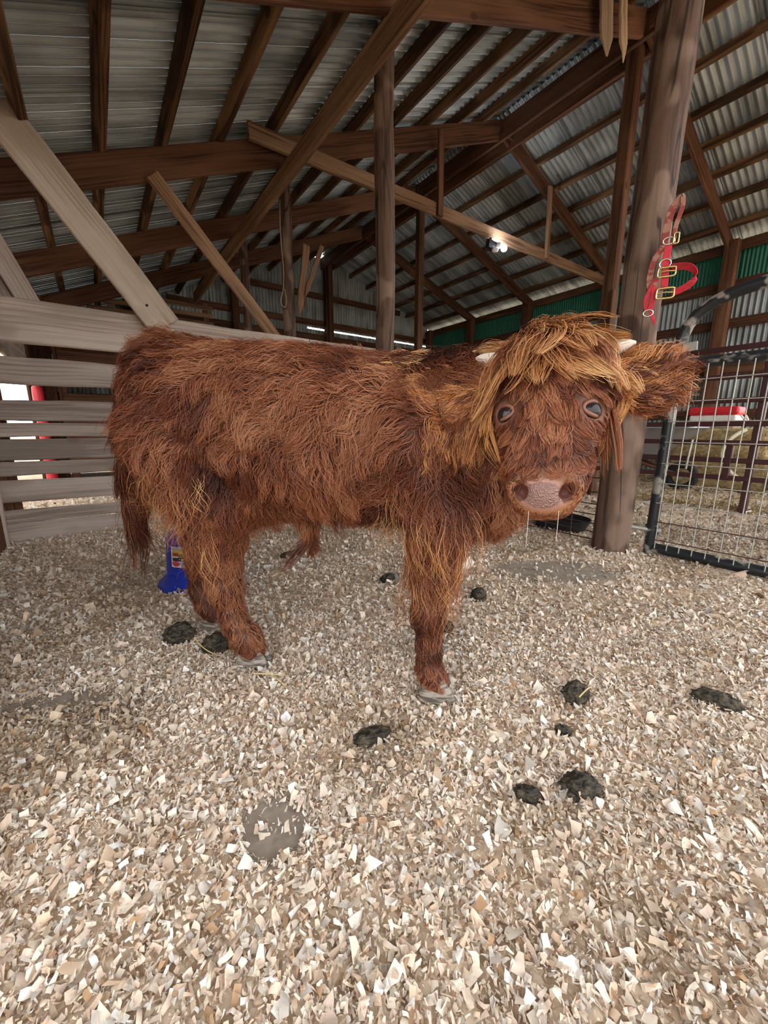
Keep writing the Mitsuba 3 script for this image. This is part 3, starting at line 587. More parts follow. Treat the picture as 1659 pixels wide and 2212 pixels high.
# ------------------------------------------------------------------ wood shavings
HOOVES = []
def shavings(n, x0, x1, y0, y1, size, seg, seed, inside, sparse=.05, vary=.38, bend=1.6):
    g = np.random.default_rng(seed)
    x, y = g.uniform(x0, x1, n), g.uniform(y0, y1, n)
    keep = inside(x, y) & ((g.random(n) > bare(x, y) * 1.2) | (g.random(n) < sparse * 3.))
    for dx, dy in DUNG_XY: keep &= ((x - dx) ** 2 + (y - dy) ** 2 > .026 ** 2)
    x, y = x[keep], y[keep]; n = len(x)
    L = size * np.exp(g.normal(0, vary, n)); W = L * np.clip(np.exp(g.normal(-1.12, .5, n)), .12, .95)
    curl = g.normal(0, bend, n); twist = g.normal(0, .35, n); taper = g.uniform(-.5, .5, n)
    yaw = g.uniform(0, 2 * np.pi, n); tilt = np.abs(g.normal(0, .68, n)); roll = g.normal(0, .65, n)
    s = np.linspace(-.5, .5, seg + 1)[None, :, None]; w = np.array([-.5, .5])[None, None, :]
    cu = curl[:, None, None]; cu = np.where(np.abs(cu) < .05, .05, cu)
    ang = s * cu
    X = L[:, None, None] * np.sin(ang) / cu + 0 * w
    Z = L[:, None, None] * (1 - np.cos(ang)) / cu + 0 * w
    jag = g.normal(0, .12, (n, seg + 1, 2))
    ww = W[:, None, None] * w * (1 + taper[:, None, None] * s * 2) * (1 + jag)
    Y = ww * np.cos(twist[:, None, None] * s * 2); Z = Z + ww * np.sin(twist[:, None, None] * s * 2)
    X = X + (g.normal(0, .10, (n, 1, 2)) * W[:, None, None]) * (np.abs(s) > .45)
    P = np.stack([X, Y, Z], -1)
    def rot(P, t, i, j):
        c, sn = np.cos(t)[:, None, None], np.sin(t)[:, None, None]
        Q = P.copy(); Q[..., i] = c * P[..., i] - sn * P[..., j]; Q[..., j] = sn * P[..., i] + c * P[..., j]; return Q
    P = rot(P, roll, 1, 2); P = rot(P, tilt, 0, 2); P = rot(P, yaw, 0, 1)
    lift = np.abs(P[..., 2].min((1, 2))) * .55 + g.random(n) ** 1.5 * size * .75
    hh = ground(x, y)
    soil = meshkit.fbm(np.stack([x * 2.2, y * 2.2, 0 * x], -1), 4, 31)
    P = P + np.stack([x, y, hh + lift], -1)[:, None, None, :]
    pal = np.array(PALETTE); pick = g.choice(len(pal), n, p=np.array(PALW) / sum(PALW))
    col = pal[pick] * np.exp(g.normal(0, .13, (n, 1)))
    dirty = np.clip((soil - .58) * 7, 0, 1)[:, None] * (g.random((n, 1)) < .85)
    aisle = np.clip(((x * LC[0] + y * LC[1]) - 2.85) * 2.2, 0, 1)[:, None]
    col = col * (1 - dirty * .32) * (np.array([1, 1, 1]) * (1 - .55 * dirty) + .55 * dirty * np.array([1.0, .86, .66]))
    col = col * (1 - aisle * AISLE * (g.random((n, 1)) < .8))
    C = np.repeat(np.clip(col, .01, .86), 2 * (seg + 1), 0) * g.uniform(.84, 1.14, (n * 2 * (seg + 1), 1))
    i = np.arange(seg); base = (np.arange(n) * 2 * (seg + 1))[:, None, None]
    q = (base + np.stack([2 * i, 2 * i + 2, 2 * i + 3, 2 * i + 1], -1)[None]).reshape(-1, 4)
    f = np.vstack([q[:, [0, 1, 2]], q[:, [0, 2, 3]]])
    return P.reshape(-1, 3), f, np.clip(C, 0, .9)
PALETTE = [(.69, .585, .47), (.80, .74, .66), (.57, .43, .31), (.44, .28, .16), (.65, .52, .42), (.34, .22, .14), (.54, .49, .43), (.76, .65, .53)]
PALW = [3, 2.4, 1.8, .5, 1.5, .3, 1., 2.5]
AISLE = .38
wedge = lambda x, y: np.abs(x) < 1.22 * y + .75
front_fence = lambda x, y: (x * LA[0] + y * LA[1]) < 3.78
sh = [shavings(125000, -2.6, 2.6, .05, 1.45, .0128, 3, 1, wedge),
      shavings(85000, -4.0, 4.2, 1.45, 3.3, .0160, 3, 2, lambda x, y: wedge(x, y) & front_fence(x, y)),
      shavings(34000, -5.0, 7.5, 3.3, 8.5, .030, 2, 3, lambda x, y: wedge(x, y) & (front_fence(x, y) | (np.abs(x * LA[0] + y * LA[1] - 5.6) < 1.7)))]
sh.append(shavings(16000, -2.2, 2.2, .05, 1.7, .0185, 4, 5, wedge, vary=.24, bend=1.7))
sh.append(shavings(60000, -2.0, 2.0, .05, 1.5, .0075, 2, 4, wedge))
V, F, C, n = [], [], [], 0
for v, f, c in sh: V.append(v); F.append(f + n); C.append(c); n += len(v)
scene['shaving'] = {'type': 'twosided', 'b': {'type': 'principled', 'base_color': {'type': 'mesh_attribute', 'name': 'vertex_color'}, 'roughness': .7, 'specular': .25}}
scene['wood_shavings'] = mikit.ply(trimesh.Trimesh(np.vstack(V), np.vstack(F), process=False), 'shaving', True, color=np.vstack(C))
lab('wood_shavings', 'deep bedding of cream and tan wood shavings covering the pen floor', 'wood shavings', kind='stuff')

# a few long straws lie on the bedding and catch in the coat
worn('straw_gold', (.62, .50, .24), (.42, .30, .13), 40)
for k, (p, text) in enumerate((([(-.70, 1.32, .05), (-.66, 1.29, .03), (-.60, 1.25, .025)], 'bent yellow straw lying left of the near hind hoof'),
                               ([(-.42, 1.13, .03), (-.37, 1.12, .035), (-.32, 1.13, .025)], 'yellow straw lying before the near hind hoof'),
                               ([(-.36, 1.12, .025), (-.335, 1.10, .03), (-.30, 1.07, .02)], 'short straw crossing another at the near hind hoof'),
                               ([(.60, 1.0, .06), (.585, .985, .085), (.56, .99, .05)], 'thin straw curled over the lumpy manure clump'))):
    key = 'straw_stalk' + (f'_{k:03d}' if k else ''); scene[key] = ptube(smooth_path(np.array(p), 10), .0022, 'straw_gold', 6, up=np.array([.3, .8, .5])); lab(key, text, 'straw', 'single straws on the bedding')

# ------------------------------------------------------------------ the calf: one continuous body from a distance field
EX, EY = np.array([.966, -.259, 0]), np.array([.259, .966, 0]); HIP = np.array([-.643, 1.40, 0])
def S(s, lat, z): return HIP + s * EX + lat * EY + np.array([0, 0, z])
TILT = math.radians(22); hd = np.array([-.30, -.954, 0])
HD = -math.cos(TILT) * UP + math.sin(TILT) * hd                        # poll to nose
HF = math.cos(TILT) * hd + math.sin(TILT) * UP                         # out of the face
HRt = np.cross(HF, HD); HRt = HRt if HRt[0] > 0 else -HRt                # to the picture's right
yw = math.radians(5); HF, HRt = HF * math.cos(yw) - HRt * math.sin(yw), HRt * math.cos(yw) + HF * math.sin(yw)
HP = np.array([.352, .885, 1.005])
def Hd(r, d, f): return HP + r * HRt + d * HD + f * HF
def to_head(p): q = p - HP; return np.stack([q @ HRt, q @ HD, q @ HF], -1)

G0, G1, RES = np.array([-1.12, .62, -.03]), np.array([.80, 1.80, 1.20]), .0065
GN = np.ceil((G1 - G0) / RES).astype(int) + 1
FIELD = np.full(GN, .25, np.float32)
def smin(a, b, k):
    h = np.maximum(k - np.abs(a - b), 0) / k
    return np.minimum(a, b) - h * h * k * .25
def region(lo, hi):
    i0 = np.clip(np.floor((lo - G0) / RES).astype(int), 0, GN - 1); i1 = np.clip(np.ceil((hi - G0) / RES).astype(int) + 1, 1, GN)
    sl = tuple(slice(a, b) for a, b in zip(i0, i1))
    ax = [G0[i] + RES * np.arange(i0[i], i1[i]) for i in range(3)]
    return sl, np.stack(np.meshgrid(*ax, indexing='ij'), -1)
def cone(a, b, ra, rb, k=.035, sub=False):
    a, b = np.asarray(a, float), np.asarray(b, float); r = max(ra, rb) + k + .03
    sl, p = region(np.minimum(a, b) - r, np.maximum(a, b) + r)
    ab = b - a; t = np.clip(((p - a) @ ab) / (ab @ ab + 1e-12), 0, 1)
    d = np.linalg.norm(p - a - t[..., None] * ab, axis=-1) - (ra + (rb - ra) * t)
    FIELD[sl] = smin(FIELD[sl], d, k)
def blob(c, rad, R, k=.03, sub=False):
    """An ellipsoid; R holds its axes as rows."""
    c, rad, R = np.asarray(c, float), np.asarray(rad, float), np.asarray(R, float); r = rad.max() + k + .03
    sl, p = region(c - r, c + r)
    q = (p - c) @ R.T; n = np.linalg.norm(q / rad, axis=-1); g = np.linalg.norm(q / rad ** 2, axis=-1)
    d = n * (n - 1) / np.maximum(g, 1e-6)
    FIELD[sl] = -smin(-FIELD[sl], d, k) if sub else smin(FIELD[sl], d, k)
from scipy.interpolate import PchipInterpolator
TORSO = np.array([[-.215, .86, .05, .05], [-.195, .865, .11, .10], [-.14, .868, .180, .145], [-.05, .865, .222, .178], [.06, .835, .238, .190], [.25, .812, .240, .195], [.42, .790, .245, .205],
                  [.58, .772, .238, .205], [.70, .762, .228, .195], [.84, .745, .235, .180], [.93, .730, .228, .162], [1.00, .710, .200, .140], [1.06, .690, .15, .11], [1.10, .675, .08, .07]])
ti = [PchipInterpolator(TORSO[:, 0], TORSO[:, j]) for j in (1, 2, 3)]
sl, p = region(np.array([-1.05, .75, .35]), np.array([.6, 1.8, 1.2]))
q = p - HIP; ss, lt, zz = q @ EX, q @ EY, q[..., 2]
sc = np.clip(ss, TORSO[0, 0], TORSO[-1, 0]); zc, hz, hw = (f(sc) for f in ti)
ex_ = 2.25
rr = (np.abs(lt / hw) ** ex_ + np.abs((zz - zc) / hz) ** ex_) ** (1 / ex_)
d = (rr - 1) * np.minimum(hw, hz)
d = np.where(np.abs(ss - sc) > 0, np.sqrt(np.maximum(d, 0) ** 2 + (ss - sc) ** 2) + np.minimum(d, 0) * 0, d)
FIELD[sl] = np.minimum(FIELD[sl], d)
# neck
cone(S(.86, .0, .83), S(1.02, -.05, .85), .150, .120, .07); cone(S(1.02, -.05, .85), Hd(0, .09, -.20), .120, .085, .05)
cone(S(.95, .0, .72), Hd(0, .20, -.22), .12, .06, .05)
cone(S(.70, 0, .93), S(1.0, -.03, .93), .06, .06, .05)
# legs: near side is lat < 0
def leg(pts, k=.03):
    for (a, ra), (b, rb) in zip(pts[:-1], pts[1:]): cone(S(*a), S(*b), ra, rb, k)
LEGF = lambda l, o=0.: [((.80 + o * .2, l * .95, .78), .105), ((.86 + o * .6, l * 1.08, .58), .082), ((.842 + o, l, .40), .052), ((.834 + o, l, .275), .041), ((.838 + o, l, .16), .030), ((.842 + o, l, .085), .035), ((.868 + o, l, .045), .036)]
LEGH = lambda l, o=0.: [((-.05 + o * .0, l * .9, .80), .125), ((.10 + o * .15, l * 1.12, .62), .116), ((.122 + o * .4, l, .48), .082), ((.112 + o * .7, l, .365), .062), ((.132 + o * .88, l, .27), .047), ((.152 + o, l, .15), .036), ((.195 + o, l, .085), .044), ((.225 + o, l, .045), .040)]
FO, HO_ = -.125, -.105
leg(LEGF(FO)); leg(LEGF(.115, -.045)); leg(LEGH(HO_)); leg(LEGH(.085, -.30))
cone(S(.0, -.13, .74), S(-.09, -.07, .62), .10, .06, .05); cone(S(.0, .13, .74), S(-.09, .07, .62), .10, .06, .05)
cone(S(.28, -.06, .60), S(.20, -.11, .56), .07, .05, .05)
# sheath
cone(S(.40, -.01, .56), S(.41, -.01, .475), .045, .018, .03)
# tail
TAIL = [S(-.10, 0, 1.065), S(-.185, .0, 1.045), S(-.25, -.01, .97), S(-.285, -.02, .84), S(-.305, -.02, .68), S(-.315, -.02, .50)]
for a, b, ra, rb in zip(TAIL[:-1], TAIL[1:], (.045, .036, .031, .027, .022), (.036, .031, .027, .022, .016)): cone(a, b, ra, rb, .02)
# head
HR_ = np.array([HRt, HD, HF])
blob(Hd(0, .075, -.105), (.104, .115, .105), HR_, .03)
cone(Hd(0, .13, -.08), Hd(0, .30, -.055), .088, .064, .03)
cone(Hd(-.078, .150, -.068), Hd(.078, .150, -.068), .044, .044, .03)
for sgn in (-1, 1):
    cone(Hd(.054 * sgn, .17, -.13), Hd(.038 * sgn, .31, -.085), .066, .046, .03)
    cone(Hd(.042 * sgn, .20, -.065), Hd(.035 * sgn, .30, -.055), .062, .046, .03)
blob(Hd(0, .338, -.045), (.070, .046, .054), HR_, .02); blob(Hd(0, .368, -.066), (.056, .026, .044), HR_, .02)
for sgn in (-1, 1):
    blob(Hd(.042 * sgn, .330, -.018), (.030, .028, .026), HR_, .015)
    ca, sa = math.cos(.5 * sgn), math.sin(.5 * sgn); Rn = np.array([HRt * ca + HD * sa, HD * ca - HRt * sa, HF])
    blob(Hd(.041 * sgn, .348, .004), (.0145, .019, .028), Rn, .006, True)
    blob(Hd(.084 * sgn, .172, -.024), (.021, .018, .024), HR_, .008, True)
EARS = []
for sgn, dirv, flat_n in ((1, HRt * .90 - HD * .26 - HF * .18, HF * .85 + HD * .35), (-1, -HRt * .86 + HD * .30 - HF * .10, HF * .9 - HRt * .1 + HD * .1)):
    e = dirv / np.linalg.norm(dirv); n = flat_n - e * (flat_n @ e); n /= np.linalg.norm(n); w = np.cross(n, e)
    base = Hd(.088 * sgn, .096 if sgn > 0 else .082, -.095); EARS.append((base, e, n, w))
    cone(base, base + e * .05, .032, .030, .02)
    blob(base + e * (.092 if sgn > 0 else .105), (.084, .050, .018), np.array([e, w, n]), .02)
    blob(base + e * (.102 if sgn > 0 else .115) + n * .018, (.066, .030, .014), np.array([e, w, n]), .01, True)

def surface_nets(Fd):
    s = Fd < 0
    c = np.stack([s[i:s.shape[0] - 1 + i, j:s.shape[1] - 1 + j, k:s.shape[2] - 1 + k] for i in (0, 1) for j in (0, 1) for k in (0, 1)])
    act = c.any(0) & ~c.all(0); idx = np.argwhere(act); num = np.full(act.shape, -1); num[act] = np.arange(len(idx))
    acc, cnt = np.zeros((len(idx), 3)), np.zeros(len(idx))
    cor = [(i, j, k) for i in (0, 1) for j in (0, 1) for k in (0, 1)]
    val = {o: Fd[tuple((idx + o).T)] for o in cor}
    for o in cor:
        for ax in range(3):
            if o[ax] == 0:
                o2 = tuple(v + (a == ax) for a, v in enumerate(o)); a, b = val[o], val[o2]; cr = (a < 0) != (b < 0)
                t = np.where(cr, a / np.where(cr, a - b, 1), 0); pt = idx + np.array(o, float); pt[:, ax] += t
                acc[cr] += pt[cr]; cnt[cr] += 1
    V = G0 + RES * acc / cnt[:, None]; Q = []
    for ax in range(3):
        b, c2 = (ax + 1) % 3, (ax + 2) % 3
        n = np.array(s.shape) - 1
        lo = [slice(1, n[i]) for i in range(3)]; lo[ax] = slice(0, n[ax])
        hi = list(lo); hi[ax] = slice(1, n[ax] + 1)
        A, Bq = s[tuple(lo)], s[tuple(hi)]
        e = np.argwhere(A != Bq); off = np.ones(3, int); off[ax] = 0; e = e + off
        fl = s[tuple(e.T)]
        db, dc = np.zeros(3, int), np.zeros(3, int); db[b] = 1; dc[c2] = 1
        q = np.stack([num[tuple((e - db - dc).T)], num[tuple((e - dc).T)], num[tuple(e.T)], num[tuple((e - db).T)]], 1)
        q[~fl] = q[~fl][:, ::-1]; Q.append(q)
    Q = np.vstack(Q); Q = Q[(Q >= 0).all(1)]
    return V, np.vstack([Q[:, [0, 1, 2]], Q[:, [0, 2, 3]]])
V, F = surface_nets(FIELD)
body = trimesh.Trimesh(V, F, process=False)
trimesh.smoothing.filter_taubin(body, iterations=5)
moved = np.linalg.norm(np.array(body.vertices) - V, axis=1) > .005
sm = np.array(body.vertices); sm[moved] = V[moved]; body.vertices = sm
body = max(body.split(only_watertight=False), key=lambda m: len(m.faces))
BV = np.array(body.vertices); BN = np.array(body.vertex_normals)

AUB_D, AUB, AUB_L, GOLD, STRAWY = (.036, .0095, .0052), (.135, .0355, .0155), (.26, .088, .038), (.47, .225, .085), (.66, .41, .19)
hq = to_head(BV)
nose_w = np.clip(1.2 - np.linalg.norm((hq - [0, .358, .004]) / [.050, .030, .044], axis=1), 0, 1) * 4; nose_w = np.clip(nose_w, 0, 1)
muz = np.clip((hq[:, 1] - .30) / .05, 0, 1) * (np.abs(hq[:, 0]) < .1) * (hq[:, 2] > -.13) * (hq[:, 1] < .45)
eye_w = np.clip(1.6 - np.minimum(*[np.linalg.norm((hq - [.084 * s_, .176, -.03]) / [.024, .024, .034], axis=1) for s_ in (-1, 1)]), 0, 1)
vc = np.tile(np.array([.065, .019, .0085]), (len(BV), 1))
for w_, c_ in ((muz * .7, (.42, .19, .085)), (eye_w * .7, (.27, .115, .07)), (nose_w, (.34, .18, .14))): vc = vc * (1 - w_[:, None]) + w_[:, None] * np.array(c_)
nst = np.minimum(*[np.linalg.norm((hq - [.041 * s_, .348, -.014]) / [.014, .020, .018], axis=1) for s_ in (-1, 1)])
vc[nst < 1] = (.10, .03, .022)
scene['hide'] = {'type': 'twosided', 'b': {'type': 'principled', 'base_color': {'type': 'mesh_attribute', 'name': 'vertex_color'}, 'roughness': .55, 'specular': .4}}
scene['highland_calf__body'] = mikit.ply(body, 'hide', True, color=vc)
lab('highland_calf', 'shaggy red brown Highland calf standing in the shavings and looking at the camera', 'calf')
# nose pad as its own wet skin
fc = BV[body.faces].mean(1); fh = to_head(fc)
sel = (np.linalg.norm((fh - [0, .357, .004]) / [.036, .024, .045], axis=1) < 1) & (np.linalg.norm((np.abs(fh) - [.041, .348, 0]) / [.0155, .020, .03], axis=1) > 1)
nm = body.submesh([np.nonzero(sel)[0]], append=True); nm.vertices = np.array(nm.vertices) + .0012 * np.array(nm.vertex_normals)
scene['nose_skin'] = {'type': 'twosided', 'b': {'type': 'bumpmap', 'arbitrary': proc(lambda p, n, uv: voronoi((p.x - p.y) * 260, p.z * 260)[0], 6e-4), 'scale': .003,
                      'bsdf': {'type': 'principled', 'base_color': {'type': 'rgb', 'value': [.26, .148, .125]}, 'roughness': .24, 'specular': .7}}}
scene['highland_calf__nose'] = mikit.ply(nm, 'nose_skin', True); labels['highland_calf__nose'] = {'label': 'moist pink nose pad'}
# eyes
scene['eyeball'] = {'type': 'principled', 'base_color': {'type': 'rgb', 'value': [.018, .014, .014]}, 'roughness': .12, 'specular': .45}
flat('eyelid', (.20, .085, .055), .4)
for s_ in (-1, 1):
    ek = put('highland_calf__eye', mikit.ply(ball(Hd(.080 * s_, .172, -.034), .0215, 3), 'eyeball', True))
    c0 = Hd(.0865 * s_, .171, -.020); nn = HF * .72 + HRt * s_ * .70; ax = np.cross(nn, HD); ax /= np.linalg.norm(ax); ay = np.cross(nn, ax); ay /= np.linalg.norm(ay)
    put(ek + '__eyelid', one(tube(np.array([c0 + ax * .0195 * math.cos(t) + ay * .0150 * math.sin(t) - nn * .008 * math.cos(t) ** 2 for t in np.linspace(0, 2 * np.pi, 33)]), .0040, 8, up=nn), 'eyelid', True))
# horn buds
flat('horn', (.66, .58, .49), .45)
for s_ in (-1, 1):
    b0 = Hd(.108 * s_, .004, -.090); dr_ = HRt * s_ * .97 - HD * .18
    put('highland_calf__horn', ptube(smooth_path([b0 - dr_ * .03, b0, b0 + dr_ * .042, b0 + dr_ * .064], 9), .020, 'horn', 12, scales=np.sqrt(np.clip(1 - np.linspace(0, .985, 9) ** 2.2, .01, 1))))
# cloven hooves
def hoof_col(p, n, uv): return mix((.10, .085, .07), (.36, .31, .255), smoothstep(.35, .65, fbm(p.x * 30, p.y * 30, p.z * 120, 3)))
scene['hoof_horn'] = {'type': 'twosided', 'b': {'type': 'principled', 'base_color': proc(hoof_col), 'roughness': .6}}
import manifold3d as m3
for (s0, l0) in ((.868, FO), (.868 - .045, .115), (.225, HO_), (.225 - .30, .085)):
    hm = M()
    for sd in (-1, 1):
        P_ = [(S(s0 - .030, l0 + sd * .019, .060), .016), (S(s0 + .012, l0 + sd * .018, .064), .014), (S(s0 - .038, l0 + sd * .020, .010), .018), (S(s0 + .048, l0 + sd * .014, .004), .012), (S(s0 + .02, l0 + sd * .026, .004), .012)]
        h_ = m3.Manifold.batch_hull([m3.Manifold.sphere(r_, 14).translate(c_.tolist()) for c_, r_ in P_]).refine_to_length(.012).to_mesh()
        hm.add(h_.vert_properties[:, :3], h_.tri_verts)
    put('highland_calf__hoof', hm.shape('hoof_horn', 40))

# ------------------------------------------------------------------ coat
from scipy.spatial import cKDTree
os.makedirs(meshkit.FOLDER, exist_ok=True)
def unit(v): return v / np.maximum(np.linalg.norm(v, axis=-1, keepdims=True), 1e-9)
PALS = {}
def hair_material(name, fq, cols, spread=.28, tips=0.0): PALS[name] = (fq, np.array(cols), spread, tips)
scene['hair'] = {'type': 'twosided', 'b': {'type': 'principled', 'base_color': {'type': 'mesh_attribute', 'name': 'vertex_color'}, 'roughness': .48, 'specular': .32}}
def grow(key, mat, P, N, D, L, lift=.35, curl=.10, freq=1.3, clump=.6, clump_n=900, radius=.0009, npts=6, droop=0., seed=0, spread=.15, cfall=.05):
    """Locks of hair: tapering strands that leave the skin along N, lie along D, wave, and gather towards the strand in the middle of their lock."""
    g = np.random.default_rng(seed); n = len(P)
    L = np.broadcast_to(L, n) * np.exp(g.normal(0, .22, n)); lift = np.broadcast_to(lift, n)
    D = unit(D + g.normal(0, spread, (n, 3))); D = unit(D - N * np.einsum('ij,ij->i', D, N)[:, None])
    A = unit(np.cross(N, D)); ph = 6.28 * meshkit.noise(P * 26, seed + 3) + g.normal(0, .7, n); am = curl * (.5 + meshkit.noise(P * 11, seed + 9)) * np.sign(meshkit.noise(P * 19, seed + 5) - .4)
    t = np.linspace(-.06, 1, npts)[None, :, None]
    Q = P[:, None] + L[:, None, None] * (N[:, None] * (lift[:, None, None] * t * (1.25 - .75 * t)) + D[:, None] * t + A[:, None] * (am[:, None, None] * t * np.sin(freq * 6.28 * t + ph[:, None, None]))
        + (N * .6)[:, None] * (am[:, None, None] * .7 * t * np.cos(freq * 6.28 * t + ph[:, None, None])))
    Q[..., 2] -= droop * L[:, None] * np.clip(t[..., 0], 0, 1) ** 2
    cen = g.choice(n, min(clump_n, n), replace=False); _, w = cKDTree(P[cen]).query(P); Cq = Q[cen][w]
    f = clump * np.clip(t, 0, 1) ** 1.3 * np.exp(-(np.linalg.norm(P - P[cen][w], axis=1) / cfall) ** 2)[:, None, None]
    base = P[:, None] - P[cen][w][:, None]
    Q = Q + f * (Cq + base * (1 - .85 * np.clip(t, 0, 1)) - Q)
    Q[..., 2] = np.maximum(Q[..., 2], .004)
    hh = to_head(Q); gap = .009 if L.mean() > .072 and n < 20000 else 0.
    ok = ~((np.abs(np.abs(hh[..., 0]) - .084) < .021 + gap) & (hh[..., 1] > .153 - gap) & (hh[..., 1] < .190 + gap) & (hh[..., 2] > -.075)).any(1)   # the eyes stay clear
    P, N, Q, w = P[ok], N[ok], Q[ok], w[ok]; n = len(P)
    rad = radius * np.interp(np.linspace(0, 1, npts), [0, .6, 1], [1, .85, .25])[None, :, None] * np.exp(g.normal(0, .2, (n, 1, 1)))
    tg = unit(np.gradient(Q, axis=1)); side = unit(np.cross(tg, N[:, None] + 0 * Q)); up = np.cross(side, tg); roll = g.normal(0, .65, (n, 1, 1))
    W = side * np.cos(roll) + up * np.sin(roll)
    V = np.stack([Q - W * rad, Q + W * rad], 2).reshape(-1, 3)
    k = np.arange(npts - 1); q = (np.arange(n) * 2 * npts)[:, None, None] + np.stack([2 * k, 2 * k + 2, 2 * k + 3, 2 * k + 1], -1)[None]; q = q.reshape(-1, 4)
    fq, cols, sp, tips = PALS[mat]
    lock = g.random(len(cen))[w]
    x = .30 * g.random(n) + .50 * lock + .30 + (meshkit.fbm(P * fq * .45, 2, seed + 2) - .5) * 1.2 - .25
    x = np.clip(x[:, None] + tips * (np.linspace(0, 1, npts)[None] - .5), 0, 1) * (len(cols) - 1)
    col = np.stack([np.interp(x, np.arange(len(cols)), cols[:, c]) for c in range(3)], -1) * (1 - sp / 2 + sp * g.random((n, 1, 1)))
    scene[key] = mikit.ply((V, q), 'hair', True, color=np.repeat(col[:, :, None], 2, 2).reshape(-1, 3))
    labels[key] = {'kind': 'stuff'}
def sample(n, weight, seed):
    g = np.random.default_rng(seed); fa = body.area_faces; c = BV[body.faces].mean(1)
    w = fa * weight(c); w /= w.sum(); f = g.choice(len(w), n, p=w)
    u = g.random((n, 2)); s1 = np.sqrt(u[:, :1]); bc = np.hstack([1 - s1, s1 * (1 - u[:, 1:]), s1 * u[:, 1:]])
    tri = body.faces[f]
    return (BV[tri] * bc[..., None]).sum(1), unit((BN[tri] * bc[..., None]).sum(1))
def coords(p): q = p - HIP; return q @ EX, q @ EY, p[:, 2]
def ear_w(p):
    out = np.zeros(len(p))
    for b, e, n, w in EARS:
        t = (p - b) @ e; out = np.maximum(out, (t > .035) & (t < .25) & (np.abs((p - b) @ w) < .09) & (np.abs((p - b) @ n) < .06))
    return out
def head_w(p): h = to_head(p); return ((h[:, 1] > -.08) & (h[:, 1] < .46) & (np.abs(h[:, 0]) < .16) & (h[:, 2] > -.20) & (h[:, 2] < .1)).astype(float)
def bald(p):
    h = to_head(p)
    nose = np.linalg.norm((h - [0, .358, .0]) / [.056, .034, .05], axis=1) < 1
    eye = np.minimum(*[np.linalg.norm((h - [.083 * s_, .174, -.026]) / [.025, .021, .045], axis=1) for s_ in (-1, 1)]) < 1
    return nose | eye
def comb(p, n):
    """Which way the coat lies, and how long it is."""
    s, l, z = coords(p); m = len(p)
    D = np.tile(-EX * .55 - UP * .55, (m, 1))
    top = np.clip((z - .90) / .12, 0, 1)[:, None]; D = D * (1 - top) + top * (-EX * 1.0 - UP * .12)
    low = np.clip((.78 - z) / .2, 0, 1)[:, None]; D = D * (1 - low) + low * (-UP * 1. - EX * .15)
    sw = np.stack([meshkit.fbm(p * 3.2, 2, q_) - .5 for q_ in (61, 62, 63)], -1); sx = np.stack([meshkit.fbm(p * 8.5, 2, q_) - .5 for q_ in (64, 65, 66)], -1); D = D + 2.3 * sw + 1.7 * sx
    sw = sw + .6 * sx
    L = np.full(m, .074) + .035 * (meshkit.noise(p * 5, 71) - .5)
    legs = (z < .47); D[legs] = -UP + .9 * sw[legs]; L = np.where(legs, np.interp(z, [.03, .12, .3, .47], [.018, .028, .036, .058]) * np.where(s > .6, .72, 1.), L)
    tl = (s < -.215) & (z < 1.04); D[tl] = -UP + .5 * sw[tl]; L = np.where(tl, .075, L)
    fr = (s > .80) & (z > .45); D[fr] = -UP * .9 + EX * .1 + 1.2 * sw[fr]
    h = to_head(p); hw_ = head_w(p) > 0
    dn = HD[None] * np.ones((m, 1)) + HRt[None] * (h[:, :1] * 7.)
    side = np.clip((np.abs(h[:, :1]) - .055) / .03, 0, 1) * np.clip((h[:, 1:2] - .12) / .1, 0, 1)
    dn = dn * (1 - side) + side * (HRt[None] * np.sign(h[:, :1]) * .5 + HD * .4 - HF[None] * .8)
    D[hw_] = dn[hw_] + .55 * sw[hw_]
    L = np.where(hw_, np.interp(h[:, 1], [.1, .18, .27, .31, .35], [.040, .030, .026, .011, .006]), L)
    L = np.where(hw_ & (np.abs(h[:, 0]) > .06) & (h[:, 1] > .14), np.minimum(L, .017), L)
    for b, e, n_, w in EARS:
        t = (p - b) @ e; ew = (t > .03) & (t < .25) & (np.abs((p - b) @ w) < .09) & (np.abs((p - b) @ n_) < .06)
        D[ew] = e * .8 + w * (np.sign((p[ew] - b) @ w) * .6)[:, None] + .9 * sw[ew] - UP * .2; L = np.where(ew, .055, L)
    return D, L
NEARNESS = lambda c: np.where(coords(c)[1] < .04, 1., .45)
P, N = sample(80000, lambda c: NEARNESS(c) * (1 + 1.6 * head_w(c) + 1.2 * ear_w(c)) * (c[:, 2] > .05) * ~bald(c), 11)
D, L = comb(P, N)
hair_material('hair_auburn', 13., [AUB_D, AUB, AUB_L, (.34, .145, .070)], tips=.2)
grow('highland_calf__coat', 'hair_auburn', P, N, D, L, lift=np.where(head_w(P) > 0, .22, .52), curl=np.where(head_w(P) > 0, .10, .24), freq=1.15, clump=.80, clump_n=80000 // 60, radius=.00085, seed=5)
hair_material('hair_gold_a', 24., [AUB, AUB_L, GOLD, STRAWY], .35); hair_material('hair_gold_b', 24., [AUB, AUB_L, GOLD, STRAWY], .35)
hair_material('hair_pale_b', 24., [AUB_L, GOLD, STRAWY], .3); hair_material('hair_tail', 24., [AUB_D, AUB, AUB_L], .3)
hair_material('hair_gold', 30., [AUB, AUB_L, (.42, .18, .07), GOLD, STRAWY, STRAWY], .35, tips=.45)
hair_material('hair_mixed', 24., [AUB_D, AUB, AUB_L, GOLD], .3)
hair_material('hair_pale', 24., [GOLD, STRAWY, (.70, .50, .30)], .3)
hair_material('hair_soiled', 24., [(.05, .03, .02), AUB, AUB_L, STRAWY], .3)
